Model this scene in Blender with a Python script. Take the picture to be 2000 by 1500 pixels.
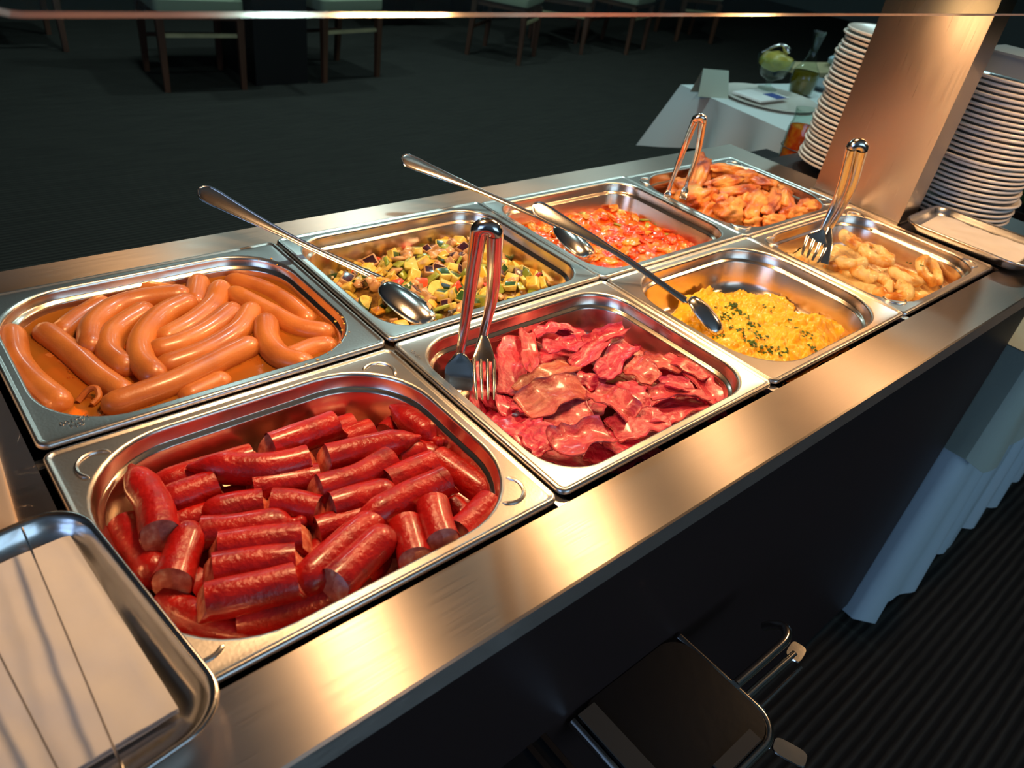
import bpy, bmesh, math, random
from mathutils import Vector, Matrix, noise
from math import sin, cos, pi, sqrt, radians

scene = bpy.context.scene
for o in list(bpy.data.objects):
    bpy.data.objects.remove(o)
COL = scene.collection
H = 0.9                                   # height of the counter top above the floor

# ------------------------------------------------------------------ camera
RR = [[0.7555013257236124, -0.6413710955763947, 0.13364454567620457],
      [-0.29139230454923415, -0.5116651422045384, -0.8082631422391442],
      [0.5867778725202156, 0.5717008833401814, -0.5734542948733621]]
CAM = Vector((-0.04529, -0.28065, H + 0.42892))
FPX = 1452.57
cd = bpy.data.cameras.new('camera')
cam = bpy.data.objects.new('camera', cd)
COL.objects.link(cam)
scene.camera = cam
rx, ry, rz = Vector(RR[0]), Vector(RR[1]), Vector(RR[2])
m = Matrix((rx, -ry, -rz)).transposed().to_4x4()
m.translation = CAM
cam.matrix_world = m
cd.sensor_width = 36.0
cd.lens = FPX / 2000 * 36.0
cd.clip_start = 0.02
cd.clip_end = 60
cd.dof.use_dof = True
cd.dof.focus_distance = 0.80
cd.dof.aperture_fstop = 9.0

def ray(u, v):
    a, b = (u - 1000) / FPX, (v - 750) / FPX
    return rx * a + ry * b + rz

def at(u, v, z=0.0):
    """point seen at a photo pixel on the level z above the counter top"""
    d = ray(u, v)
    return CAM + d * ((H + z - CAM.z) / d.z)

# ------------------------------------------------------------------ world, colour, lights
scene.view_settings.view_transform = 'Standard'
scene.view_settings.look = 'None'
scene.view_settings.exposure = 0.0
scene.view_settings.gamma = 1.0
scene.view_settings.use_curve_mapping = False
w = bpy.data.worlds.new('world')
scene.world = w
w.use_nodes = True
w.node_tree.nodes['Background'].inputs[0].default_value = (0.5, 0.62, 0.66, 1)
w.node_tree.nodes['Background'].inputs[1].default_value = 0.02

LAMPS = [(0.28, 0.285), (0.69, 0.285), (1.10, 0.285), (1.46, -0.12)]
LAMP_Z = 0.47

def light(name, kind, loc, power, color, size=0.1, rot=(0, 0, 0), **k):
    l = bpy.data.lights.new(name, kind)
    l.energy = power
    l.color = color
    if kind == 'AREA':
        l.shape = k.get('shape', 'DISK')
        l.size = size
        if 'size_y' in k: l.size_y = k['size_y']
        if 'spread' in k: l.spread = k['spread']
    if kind in ('SPOT', 'POINT'):
        l.shadow_soft_size = size
    o = bpy.data.objects.new(name, l)
    o.location = loc
    o.rotation_euler = rot
    COL.objects.link(o)
    return o

POW = [2.45, 2.8, 1.30, 1.7]
for (lx, ly), pw in zip(LAMPS, POW):
    l = light('heat_lamp_light', 'SPOT', (lx, ly, H + LAMP_Z - 0.05), pw * 3.3, (1.0, 0.58, 0.27), 0.042)
    l.data.spot_size = radians(156); l.data.spot_blend = 0.25
# cool ceiling downlights of the dining room
for cx in (1.4, 2.7, 4.05, 5.4):
    for cy in (1.05, 4.1):
        light('ceiling_spot_light', 'AREA', (cx, cy, 2.67), (16.0 if cx < 2 else 9.0) if cy < 2 else (15.0 if cx < 3 else 10.0), (0.55, 0.86, 0.88), 0.16)
light('daylight_through_window', 'AREA', (-3.5, -1.2, 1.7), 26.0, (0.38, 0.60, 1.0), 1.7, (0, radians(-90), 0), shape='RECTANGLE', size_y=2.0)
light('fill_light_behind_viewer', 'AREA', (0.6, -3.4, 1.7), 13.0, (0.55, 0.85, 0.95), 2.0, (radians(90), 0, 0), shape='RECTANGLE', size_y=1.6)  # fill light added behind the viewer to brighten the counter front and table skirt

# ------------------------------------------------------------------ materials
def nodes(name):
    mt = bpy.data.materials.new(name)
    mt.use_nodes = True
    nt = mt.node_tree
    return mt, nt, nt.nodes['Principled BSDF'], nt.nodes, nt.links

def setin(b, **k):
    for n, v in k.items():
        n = n.replace('_', ' ')
        if n in b.inputs: b.inputs[n].default_value = v

def plain(name, col, rough=0.5, metal=0.0, coat=0.0, bump=0.0, bscale=60, var=0.0, vscale=20, stretch=(1, 1, 1), sub=0.0, spec=0.5, dist=0.002):
    mt, nt, b, N, L = nodes(name)
    b.inputs['Base Color'].default_value = (*col, 1)
    b.inputs['Roughness'].default_value = rough
    b.inputs['Metallic'].default_value = metal
    b.inputs['Coat Weight'].default_value = coat
    b.inputs['Coat Roughness'].default_value = 0.12
    b.inputs['Specular IOR Level'].default_value = spec
    if sub:
        b.inputs['Subsurface Weight'].default_value = sub
        b.inputs['Subsurface Radius'].default_value = (1, 0.4, 0.2)
        b.inputs['Subsurface Scale'].default_value = 0.006
    tc = N.new('ShaderNodeTexCoord'); mp = N.new('ShaderNodeMapping')
    mp.inputs['Scale'].default_value = stretch
    L.new(tc.outputs['Object'], mp.inputs['Vector'])
    if bump:
        n = N.new('ShaderNodeTexNoise'); n.inputs['Scale'].default_value = bscale; n.inputs['Detail'].default_value = 4
        L.new(mp.outputs[0], n.inputs['Vector'])
        bp = N.new('ShaderNodeBump'); bp.inputs['Strength'].default_value = bump; bp.inputs['Distance'].default_value = dist
        L.new(n.outputs[0], bp.inputs['Height']); L.new(bp.outputs[0], b.inputs['Normal'])
    if var:
        n = N.new('ShaderNodeTexNoise'); n.inputs['Scale'].default_value = vscale; n.inputs['Detail'].default_value = 5
        L.new(mp.outputs[0], n.inputs['Vector'])
        r = N.new('ShaderNodeValToRGB')
        r.color_ramp.elements[0].position = 0.3; r.color_ramp.elements[1].position = 0.7
        r.color_ramp.elements[0].color = (*[c * (1 - var) for c in col], 1)
        r.color_ramp.elements[1].color = (*[min(1, c * (1 + var)) for c in col], 1)
        L.new(n.outputs[0], r.inputs[0]); L.new(r.outputs[0], b.inputs['Base Color'])
    return mt

def ramp_mat(name, stops, scale=30, rough=0.4, coat=0.3, bump=0.4, bscale=80, dist=0.001, detail=5, sub=0.0, world=False, stretch=(1, 1, 1)):
    mt, nt, b, N, L = nodes(name)
    tc = N.new('ShaderNodeTexCoord'); mp = N.new('ShaderNodeMapping'); mp.inputs['Scale'].default_value = stretch
    if world:
        g = N.new('ShaderNodeNewGeometry'); L.new(g.outputs['Position'], mp.inputs['Vector'])
    else:
        oi = N.new('ShaderNodeObjectInfo'); L.new(tc.outputs['Object'], mp.inputs['Vector'])
        L.new(oi.outputs['Random'], mp.inputs['Location'])
    n = N.new('ShaderNodeTexNoise'); n.inputs['Scale'].default_value = scale; n.inputs['Detail'].default_value = detail
    L.new(mp.outputs[0], n.inputs['Vector'])
    r = N.new('ShaderNodeValToRGB')
    while len(r.color_ramp.elements) < len(stops): r.color_ramp.elements.new(0.5)
    for e, (p, c) in zip(r.color_ramp.elements, stops):
        e.position = p; e.color = (*c, 1)
    L.new(n.outputs[0], r.inputs[0]); L.new(r.outputs[0], b.inputs['Base Color'])
    b.inputs['Roughness'].default_value = rough
    b.inputs['Coat Weight'].default_value = coat; b.inputs['Coat Roughness'].default_value = 0.15
    if sub:
        b.inputs['Subsurface Weight'].default_value = sub
        b.inputs['Subsurface Radius'].default_value = (1, 0.5, 0.25); b.inputs['Subsurface Scale'].default_value = 0.006
    if bump:
        n2 = N.new('ShaderNodeTexNoise'); n2.inputs['Scale'].default_value = bscale; n2.inputs['Detail'].default_value = 4
        L.new(mp.outputs[0], n2.inputs['Vector'])
        bp = N.new('ShaderNodeBump'); bp.inputs['Strength'].default_value = bump; bp.inputs['Distance'].default_value = dist
        L.new(n2.outputs[0], bp.inputs['Height']); L.new(bp.outputs[0], b.inputs['Normal'])
    return mt

def brushed(name, col=(0.62, 0.60, 0.57), rough=0.3, aniso=0.8, tangent=(0, 1, 0), stretch=(3, 260, 260), fine=0.25, scratch=0.0):
    """stainless steel; the highlight stretches along the tangent, the grain runs across it"""
    mt, nt, b, N, L = nodes(name)
    b.inputs['Base Color'].default_value = (*col, 1); b.inputs['Metallic'].default_value = 1.0
    b.inputs['Roughness'].default_value = rough; b.inputs['Anisotropic'].default_value = aniso
    cx = N.new('ShaderNodeCombineXYZ')
    for i in range(3): cx.inputs[i].default_value = tangent[i]
    L.new(cx.outputs[0], b.inputs['Tangent'])
    g = N.new('ShaderNodeNewGeometry'); mp = N.new('ShaderNodeMapping'); mp.inputs['Scale'].default_value = stretch
    L.new(g.outputs['Position'], mp.inputs['Vector'])
    n = N.new('ShaderNodeTexNoise'); n.inputs['Scale'].default_value = 6; n.inputs['Detail'].default_value = 3
    L.new(mp.outputs[0], n.inputs['Vector'])
    mr = N.new('ShaderNodeMapRange'); mr.inputs['To Min'].default_value = rough * 0.75; mr.inputs['To Max'].default_value = rough * 1.3
    L.new(n.outputs[0], mr.inputs['Value'])
    bp = N.new('ShaderNodeBump'); bp.inputs['Strength'].default_value = fine; bp.inputs['Distance'].default_value = 0.00006
    L.new(n.outputs[0], bp.inputs['Height']); L.new(bp.outputs[0], b.inputs['Normal'])
    L.new(mr.outputs[0], b.inputs['Roughness'])
    if scratch:
        v = N.new('ShaderNodeTexVoronoi'); v.feature = 'DISTANCE_TO_EDGE'; v.inputs['Scale'].default_value = 26
        n3 = N.new('ShaderNodeTexNoise'); n3.inputs['Scale'].default_value = 30; n3.inputs['Detail'].default_value = 3
        mx = N.new('ShaderNodeMix'); mx.data_type = 'VECTOR'; mx.inputs[0].default_value = 0.08
        L.new(g.outputs['Position'], n3.inputs['Vector']); L.new(g.outputs['Position'], mx.inputs[4]); L.new(n3.outputs['Color'], mx.inputs[5])
        L.new(mx.outputs[1], v.inputs['Vector'])
        lt = N.new('ShaderNodeMath'); lt.operation = 'LESS_THAN'; lt.inputs[1].default_value = 0.012
        L.new(v.outputs[0], lt.inputs[0])
        n4 = N.new('ShaderNodeTexNoise'); n4.inputs['Scale'].default_value = 38
        L.new(g.outputs['Position'], n4.inputs['Vector'])
        gt = N.new('ShaderNodeMath'); gt.operation = 'GREATER_THAN'; gt.inputs[1].default_value = 0.56
        L.new(n4.outputs[0], gt.inputs[0])
        mu = N.new('ShaderNodeMath'); mu.operation = 'MULTIPLY'
        L.new(lt.outputs[0], mu.inputs[0]); L.new(gt.outputs[0], mu.inputs[1])
        b2 = N.new('ShaderNodeBump'); b2.inputs['Strength'].default_value = scratch; b2.inputs['Distance'].default_value = 0.0004
        L.new(mu.outputs[0], b2.inputs['Height']); L.new(bp.outputs[0], b2.inputs['Normal']); L.new(b2.outputs[0], b.inputs['Normal'])
    return mt

M = {}
M['counter_steel'] = brushed('counter_steel', (0.52, 0.45, 0.39), 0.40, 0.93, scratch=0.35)
M['pan_steel'] = plain('pan_steel', (0.64, 0.60, 0.55), 0.31, 1.0, bump=0.08, bscale=180, dist=0.0004)
M['pan_worn'] = plain('pan_worn', (0.60, 0.56, 0.52), 0.32, 1.0, bump=0.2, bscale=420, dist=0.0004)
M['pan_inside'] = plain('pan_inside', (0.70, 0.58, 0.47), 0.23, 1.0, bump=0.12, bscale=150, dist=0.0004)
M['steel_side'] = brushed('steel_side', (0.62, 0.56, 0.50), 0.26, 0.75, (0, 0, 1), (3, 3, 3), 0.1)
M['column_steel'] = brushed('column_steel', (0.56, 0.47, 0.40), 0.30, 0.8, (0, 0, 1), (200, 200, 2), 0.15)
M['chrome'] = plain('chrome', (0.70, 0.66, 0.61), 0.16, 1.0, bump=0.05, bscale=90)
M['spoon_steel'] = plain('spoon_steel', (0.62, 0.60, 0.58), 0.17, 1.0, bump=0.12, bscale=700, dist=0.0003)
M['tray_steel'] = plain('tray_steel', (0.60, 0.59, 0.58), 0.24, 1.0, bump=0.06, bscale=120)
M['satin_steel'] = plain('satin_steel', (0.66, 0.52, 0.42), 0.5, 0.7, bump=0.05, bscale=100)
M['black_panel'] = plain('black_panel', (0.030, 0.017, 0.015), 0.5, 0, spec=0.25)
M['black_board'] = plain('black_board', (0.010, 0.010, 0.011), 0.35, 0, bump=0.1, bscale=60)
M['brown_strip'] = plain('brown_strip', (0.10, 0.08, 0.06), 0.5)
M['dark_void'] = plain('dark_void', (0.02, 0.018, 0.016), 0.6)
M['napkin'] = plain('napkin', (0.78, 0.75, 0.72), 0.85, bump=0.35, bscale=60, var=0.04, vscale=25, dist=0.001)
M['white_cloth'] = plain('white_cloth', (0.62, 0.66, 0.64), 0.9, bump=0.2, bscale=300)
M['green_cloth'] = plain('green_cloth', (0.42, 0.47, 0.38), 0.9, bump=0.2, bscale=300)
M['blue_cloth'] = plain('blue_cloth', (0.42, 0.56, 0.62), 0.9, bump=0.2, bscale=300)
M['skirt_cloth'] = plain('skirt_cloth', (0.52, 0.62, 0.64), 0.9, bump=0.2, bscale=300)
M['plate'] = plain('plate', (0.80, 0.74, 0.66), 0.22, coat=0.4)
M['dark_wood'] = plain('dark_wood', (0.09, 0.035, 0.018), 0.45, var=0.4, vscale=12, stretch=(1, 1, 0.2))
M['cream_fabric'] = plain('cream_fabric', (0.42, 0.40, 0.27), 0.9, bump=0.2, bscale=200)
M['table_black'] = plain('table_black', (0.012, 0.010, 0.010), 0.4)
M['board_wood'] = plain('board_wood', (0.42, 0.34, 0.18), 0.55, var=0.2, vscale=10)
M['sausage_cut'] = ramp_mat('sausage_cut', [(0.35, (0.58, 0.09, 0.05)), (0.55, (0.80, 0.21, 0.13)), (0.7, (0.92, 0.45, 0.30))], 140, 0.45, 0.3, 0.5, 300)
M['chorizo_skin'] = ramp_mat('chorizo_skin', [(0.25, (0.26, 0.003, 0.003)), (0.5, (0.48, 0.007, 0.006)), (0.8, (0.64, 0.018, 0.010))], 55, 0.34, 0.36, 0.9, 230, 0.0012, sub=0.0)
M['frank_skin'] = ramp_mat('frank_skin', [(0.3, (0.42, 0.105, 0.018)), (0.55, (0.58, 0.170, 0.030)), (0.8, (0.70, 0.235, 0.048))], 22, 0.38, 0.3, 0.45, 380, 0.0005, sub=0.15)
M['yellow_pepper'] = ramp_mat('yellow_pepper', [(0.28, (0.50, 0.16, 0.02)), (0.42, (0.80, 0.38, 0.03)), (0.7, (0.92, 0.58, 0.08))], 60, 0.3, 0.5, 0.3, 120)
M['pepper_soft'] = ramp_mat('pepper_soft', [(0.3, (0.72, 0.16, 0.012)), (0.7, (0.88, 0.40, 0.04))], 60, 0.25, 0.6, 0.3, 120)
M['courgette_flesh'] = ramp_mat('courgette_flesh', [(0.27, (0.38, 0.17, 0.03)), (0.40, (0.66, 0.46, 0.05)), (0.7, (0.86, 0.68, 0.18))], 110, 0.35, 0.5, 0.3, 200)
M['courgette_skin'] = ramp_mat('courgette_skin', [(0.3, (0.015, 0.05, 0.01)), (0.7, (0.05, 0.13, 0.02))], 90, 0.28, 0.6, 0.3, 200)
M['green_pepper'] = ramp_mat('green_pepper', [(0.3, (0.20, 0.27, 0.02)), (0.7, (0.42, 0.46, 0.07))], 60, 0.28, 0.6, 0.3, 120)
M['red_pepper'] = ramp_mat('red_pepper', [(0.3, (0.55, 0.03, 0.01)), (0.7, (0.80, 0.10, 0.03))], 60, 0.28, 0.6, 0.3, 120)
M['aubergine_skin'] = ramp_mat('aubergine_skin', [(0.3, (0.015, 0.004, 0.008)), (0.7, (0.07, 0.015, 0.03))], 70, 0.25, 0.7, 0.5, 200)
M['aubergine_flesh'] = ramp_mat('aubergine_flesh', [(0.3, (0.32, 0.14, 0.05)), (0.7, (0.62, 0.36, 0.15))], 120, 0.45, 0.4, 0.6, 220)
M['onion'] = ramp_mat('onion', [(0.3, (0.46, 0.20, 0.07)), (0.7, (0.74, 0.42, 0.17))], 70, 0.35, 0.5, 0.4, 150)
M['veg_base'] = ramp_mat('veg_base', [(0.3, (0.10, 0.04, 0.01)), (0.6, (0.30, 0.16, 0.03)), (0.8, (0.45, 0.28, 0.06))], 150, 0.4, 0.5, 0.8, 150, world=True)
M['tomato'] = ramp_mat('tomato', [(0.28, (0.50, 0.02, 0.003)), (0.42, (0.78, 0.07, 0.008)), (0.56, (0.88, 0.20, 0.015)), (0.72, (0.92, 0.36, 0.03))], 42, 0.22, 0.7, 0.6, 120, 0.002, world=True)
M['tomato_piece'] = ramp_mat('tomato_piece', [(0.3, (0.66, 0.03, 0.004)), (0.7, (0.86, 0.12, 0.012))], 60, 0.28, 0.4, 0.3, 120)
M['egg'] = ramp_mat('egg', [(0.25, (0.86, 0.36, 0.008)), (0.5, (0.98, 0.55, 0.02)), (0.75, (1.0, 0.68, 0.06))], 60, 0.38, 0.35, 0.5, 160, 0.0015, world=True, sub=0.15)
M['parsley'] = plain('parsley', (0.05, 0.13, 0.01), 0.5, var=0.4, vscale=60)
M['chicken'] = ramp_mat('chicken', [(0.33, (0.20, 0.022, 0.006)), (0.43, (0.52, 0.10, 0.016)), (0.55, (0.78, 0.27, 0.045)), (0.72, (0.92, 0.48, 0.11))], 24, 0.45, 0.25, 0.6, 110, 0.002, sub=0.1)
M['batter'] = ramp_mat('batter', [(0.34, (0.62, 0.20, 0.02)), (0.45, (0.86, 0.44, 0.09)), (0.58, (0.98, 0.76, 0.34))], 36, 0.38, 0.4, 0.5, 140, 0.0015, sub=0.15)
M['cream_sauce'] = ramp_mat('cream_sauce', [(0.3, (0.75, 0.48, 0.14)), (0.7, (0.92, 0.72, 0.34))], 30, 0.3, 0.5, 0.4, 60, 0.002, world=True)
M['leaf'] = plain('leaf', (0.02, 0.07, 0.015), 0.45, var=0.5, vscale=30)
M['red_fruit'] = plain('red_fruit', (0.35, 0.02, 0.012), 0.3, coat=0.4)
M['yellow_food'] = plain('yellow_food', (0.42, 0.33, 0.05), 0.4)
M['blue_print'] = plain('blue_print', (0.03, 0.06, 0.25), 0.7)
M['grey_box'] = plain('grey_box', (0.22, 0.26, 0.28), 0.5)
M['lamp_housing'] = plain('lamp_housing', (0.10, 0.09, 0.085), 0.4, 1.0)
M['wall_dark'] = plain('wall_dark', (0.22, 0.23, 0.21), 0.8, bump=0.1)
M['ceiling_paint'] = plain('ceiling_paint', (0.42, 0.44, 0.42), 0.9)

# bacon: fat streaks along the rasher, from the UV layer
mt, nt, b, N, L = nodes('bacon')
uv = N.new('ShaderNodeUVMap'); uv.uv_map = 'UVMap'
oi = N.new('ShaderNodeObjectInfo')
mp = N.new('ShaderNodeMapping'); mp.inputs['Scale'].default_value = (2.6, 4.2, 1)
L.new(uv.outputs[0], mp.inputs['Vector'])
cx = N.new('ShaderNodeCombineXYZ')
for i in range(2): L.new(oi.outputs['Random'], cx.inputs[i])
mul = N.new('ShaderNodeVectorMath'); mul.operation = 'SCALE'; mul.inputs['Scale'].default_value = 40
L.new(cx.outputs[0], mul.inputs[0]); L.new(mul.outputs[0], mp.inputs['Location'])
n = N.new('ShaderNodeTexNoise'); n.inputs['Scale'].default_value = 1.25; n.inputs['Detail'].default_value = 9; n.inputs['Roughness'].default_value = 0.62; n.inputs['Distortion'].default_value = 0.8
L.new(mp.outputs[0], n.inputs['Vector'])
r = N.new('ShaderNodeValToRGB')
for i in range(3): r.color_ramp.elements.new(0.5)
for e, (p, c) in zip(r.color_ramp.elements, [(0.30, (0.34, 0.003, 0.022)), (0.43, (0.54, 0.010, 0.055)), (0.53, (0.70, 0.045, 0.105)), (0.60, (0.84, 0.18, 0.20)), (0.72, (0.50, 0.016, 0.062))]):
    e.position = p; e.color = (*c, 1)
L.new(n.outputs[0], r.inputs[0])
hs = N.new('ShaderNodeMix'); hs.data_type = 'RGBA'; hs.blend_type = 'MIX'
at_ = N.new('ShaderNodeAttribute'); at_.attribute_type = 'OBJECT'; at_.attribute_name = 'crisp'
L.new(at_.outputs['Fac'], hs.inputs[0]); L.new(r.outputs[0], hs.inputs[6])
n5 = N.new('ShaderNodeTexNoise'); n5.inputs['Scale'].default_value = 2.0; n5.inputs['Detail'].default_value = 4
L.new(mp.outputs[0], n5.inputs['Vector'])
r5 = N.new('ShaderNodeValToRGB')
r5.color_ramp.elements[0].position = 0.35; r5.color_ramp.elements[0].color = (0.42, 0.07, 0.035, 1)
r5.color_ramp.elements[1].position = 0.65; r5.color_ramp.elements[1].color = (0.62, 0.25, 0.11, 1)
L.new(n5.outputs[0], r5.inputs[0]); L.new(r5.outputs[0], hs.inputs[7])
L.new(hs.outputs[2], b.inputs['Base Color'])
b.inputs['Roughness'].default_value = 0.40; b.inputs['Coat Weight'].default_value = 0.5; b.inputs['Coat Roughness'].default_value = 0.18
b.inputs['Subsurface Weight'].default_value = 0.0
tc = N.new('ShaderNodeTexCoord')
n2 = N.new('ShaderNodeTexNoise'); n2.inputs['Scale'].default_value = 210; n2.inputs['Detail'].default_value = 6
L.new(tc.outputs['Object'], n2.inputs['Vector'])
bp = N.new('ShaderNodeBump'); bp.inputs['Strength'].default_value = 0.9; bp.inputs['Distance'].default_value = 0.0014
L.new(n2.outputs[0], bp.inputs['Height']); L.new(bp.outputs[0], b.inputs['Normal'])
M['bacon'] = mt

# broth: tinted clear surface
mt, nt, b, N, L = nodes('broth')
out = N['Material Output']
tr = N.new('ShaderNodeBsdfTransparent'); tr.inputs[0].default_value = (0.95, 0.46, 0.13, 1)
df = N.new('ShaderNodeBsdfDiffuse'); df.inputs[0].default_value = (0.62, 0.20, 0.025, 1)
mx = N.new('ShaderNodeMixShader'); mx.inputs[0].default_value = 0.45
L.new(tr.outputs[0], mx.inputs[1]); L.new(df.outputs[0], mx.inputs[2])
gl = N.new('ShaderNodeBsdfGlossy'); gl.inputs['Roughness'].default_value = 0.05
fr = N.new('ShaderNodeFresnel'); fr.inputs[0].default_value = 1.33
m2 = N.new('ShaderNodeMixShader'); L.new(fr.outputs[0], m2.inputs[0]); L.new(mx.outputs[0], m2.inputs[1]); L.new(gl.outputs[0], m2.inputs[2])
n = N.new('ShaderNodeTexNoise'); n.inputs['Scale'].default_value = 60
tc = N.new('ShaderNodeTexCoord'); L.new(tc.outputs['Object'], n.inputs['Vector'])
bp = N.new('ShaderNodeBump'); bp.inputs['Strength'].default_value = 0.2; bp.inputs['Distance'].default_value = 0.002
L.new(n.outputs[0], bp.inputs['Height']); L.new(bp.outputs[0], gl.inputs['Normal'])
L.new(m2.outputs[0], out.inputs['Surface'])
M['broth'] = mt

def two_sided_fresnel(N, L, ior):
    g_ = N.new('ShaderNodeNewGeometry'); mr = N.new('ShaderNodeMapRange')
    mr.inputs['To Min'].default_value = ior; mr.inputs['To Max'].default_value = 1 / ior
    L.new(g_.outputs['Backfacing'], mr.inputs['Value'])
    f_ = N.new('ShaderNodeFresnel'); L.new(mr.outputs[0], f_.inputs[0])
    return f_

def glass_mat(name, col=(1, 1, 1), rough=0.0, f=1.45, keep=0.97):
    mt, nt, b, N, L = nodes(name)
    out = N['Material Output']
    tr = N.new('ShaderNodeBsdfTransparent'); tr.inputs[0].default_value = (*[c * keep for c in col], 1)
    gl = N.new('ShaderNodeBsdfGlossy'); gl.inputs['Roughness'].default_value = rough
    fr = two_sided_fresnel(N, L, f)
    m2 = N.new('ShaderNodeMixShader'); L.new(fr.outputs[0], m2.inputs[0]); L.new(tr.outputs[0], m2.inputs[1]); L.new(gl.outputs[0], m2.inputs[2])
    L.new(m2.outputs[0], out.inputs['Surface'])
    return mt
M['clear_glass'] = glass_mat('clear_glass', (0.9, 0.97, 0.94), 0.02)
M['guard_glass'] = glass_mat('guard_glass', (0.90, 0.97, 0.95), 0.0, 1.45)
M['oil'] = plain('oil', (0.13, 0.085, 0.002), 0.1, coat=0.5)
mt, nt, b, N, L = nodes('glass_edge')
setin(b, Base_Color=(0.75, 0.55, 0.42, 1), Roughness=0.2, IOR=1.5)
b.inputs['Transmission Weight'].default_value = 0.3
M['glass_edge'] = mt

def emis(name, col, s):
    mt, nt, b, N, L = nodes(name)
    b.inputs['Base Color'].default_value = (*col, 1)
    b.inputs['Emission Color'].default_value = (*col, 1)
    b.inputs['Emission Strength'].default_value = s
    return mt
M['bulb'] = emis('bulb', (1.0, 0.62, 0.3), 6.0)
M['downlight'] = emis('downlight', (0.6, 0.9, 0.92), 4.0)
M['sky_pane'] = emis('sky_pane', (0.35, 0.55, 0.95), 1.2)

# carpet: fine ribs running along the counter
mt, nt, b, N, L = nodes('carpet')
g = N.new('ShaderNodeNewGeometry')
wv = N.new('ShaderNodeTexWave'); wv.bands_direction = 'Y'; wv.inputs['Scale'].default_value = 14.5; wv.inputs['Distortion'].default_value = 0.6
wv.inputs['Detail'].default_value = 2; wv.inputs['Detail Scale'].default_value = 1.5
L.new(g.outputs['Position'], wv.inputs['Vector'])
mp = N.new('ShaderNodeMapping'); mp.inputs['Scale'].default_value = (4, 90, 1)
L.new(g.outputs['Position'], mp.inputs['Vector'])
n = N.new('ShaderNodeTexNoise'); n.inputs['Scale'].default_value = 1; n.inputs['Detail'].default_value = 5
L.new(mp.outputs[0], n.inputs['Vector'])
ml = N.new('ShaderNodeMath'); ml.operation = 'MULTIPLY'; L.new(wv.outputs['Fac'], ml.inputs[0]); L.new(n.outputs[0], ml.inputs[1])
r = N.new('ShaderNodeValToRGB')
r.color_ramp.elements[0].color = (0.018, 0.016, 0.013, 1); r.color_ramp.elements[1].color = (0.060, 0.054, 0.043, 1)
r.color_ramp.elements[0].position = 0.1; r.color_ramp.elements[1].position = 0.6
L.new(ml.outputs[0], r.inputs[0]); L.new(r.outputs[0], b.inputs['Base Color'])
b.inputs['Roughness'].default_value = 0.9; b.inputs['Specular IOR Level'].default_value = 0.2
bp = N.new('ShaderNodeBump'); bp.inputs['Strength'].default_value = 0.8; bp.inputs['Distance'].default_value = 0.004
L.new(ml.outputs[0], bp.inputs['Height']); L.new(bp.outputs[0], b.inputs['Normal'])
M['carpet'] = mt

# ------------------------------------------------------------------ mesh helpers
def tag(o, label=None, cat=None, group=None, kind=None):
    if label: o['label'] = label
    if cat: o['category'] = cat
    if group: o['group'] = group
    if kind: o['kind'] = kind
    return o

def empty(name, loc=(0, 0, 0), rotz=0.0):
    o = bpy.data.objects.new(name, None)
    o.location = loc; o.rotation_euler = (0, 0, rotz); o.empty_display_size = 0.02
    COL.objects.link(o)
    return o

def link(name, me, parent=None):
    o = bpy.data.objects.new(name, me)
    COL.objects.link(o)
    if parent: o.parent = parent
    return o

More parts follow.
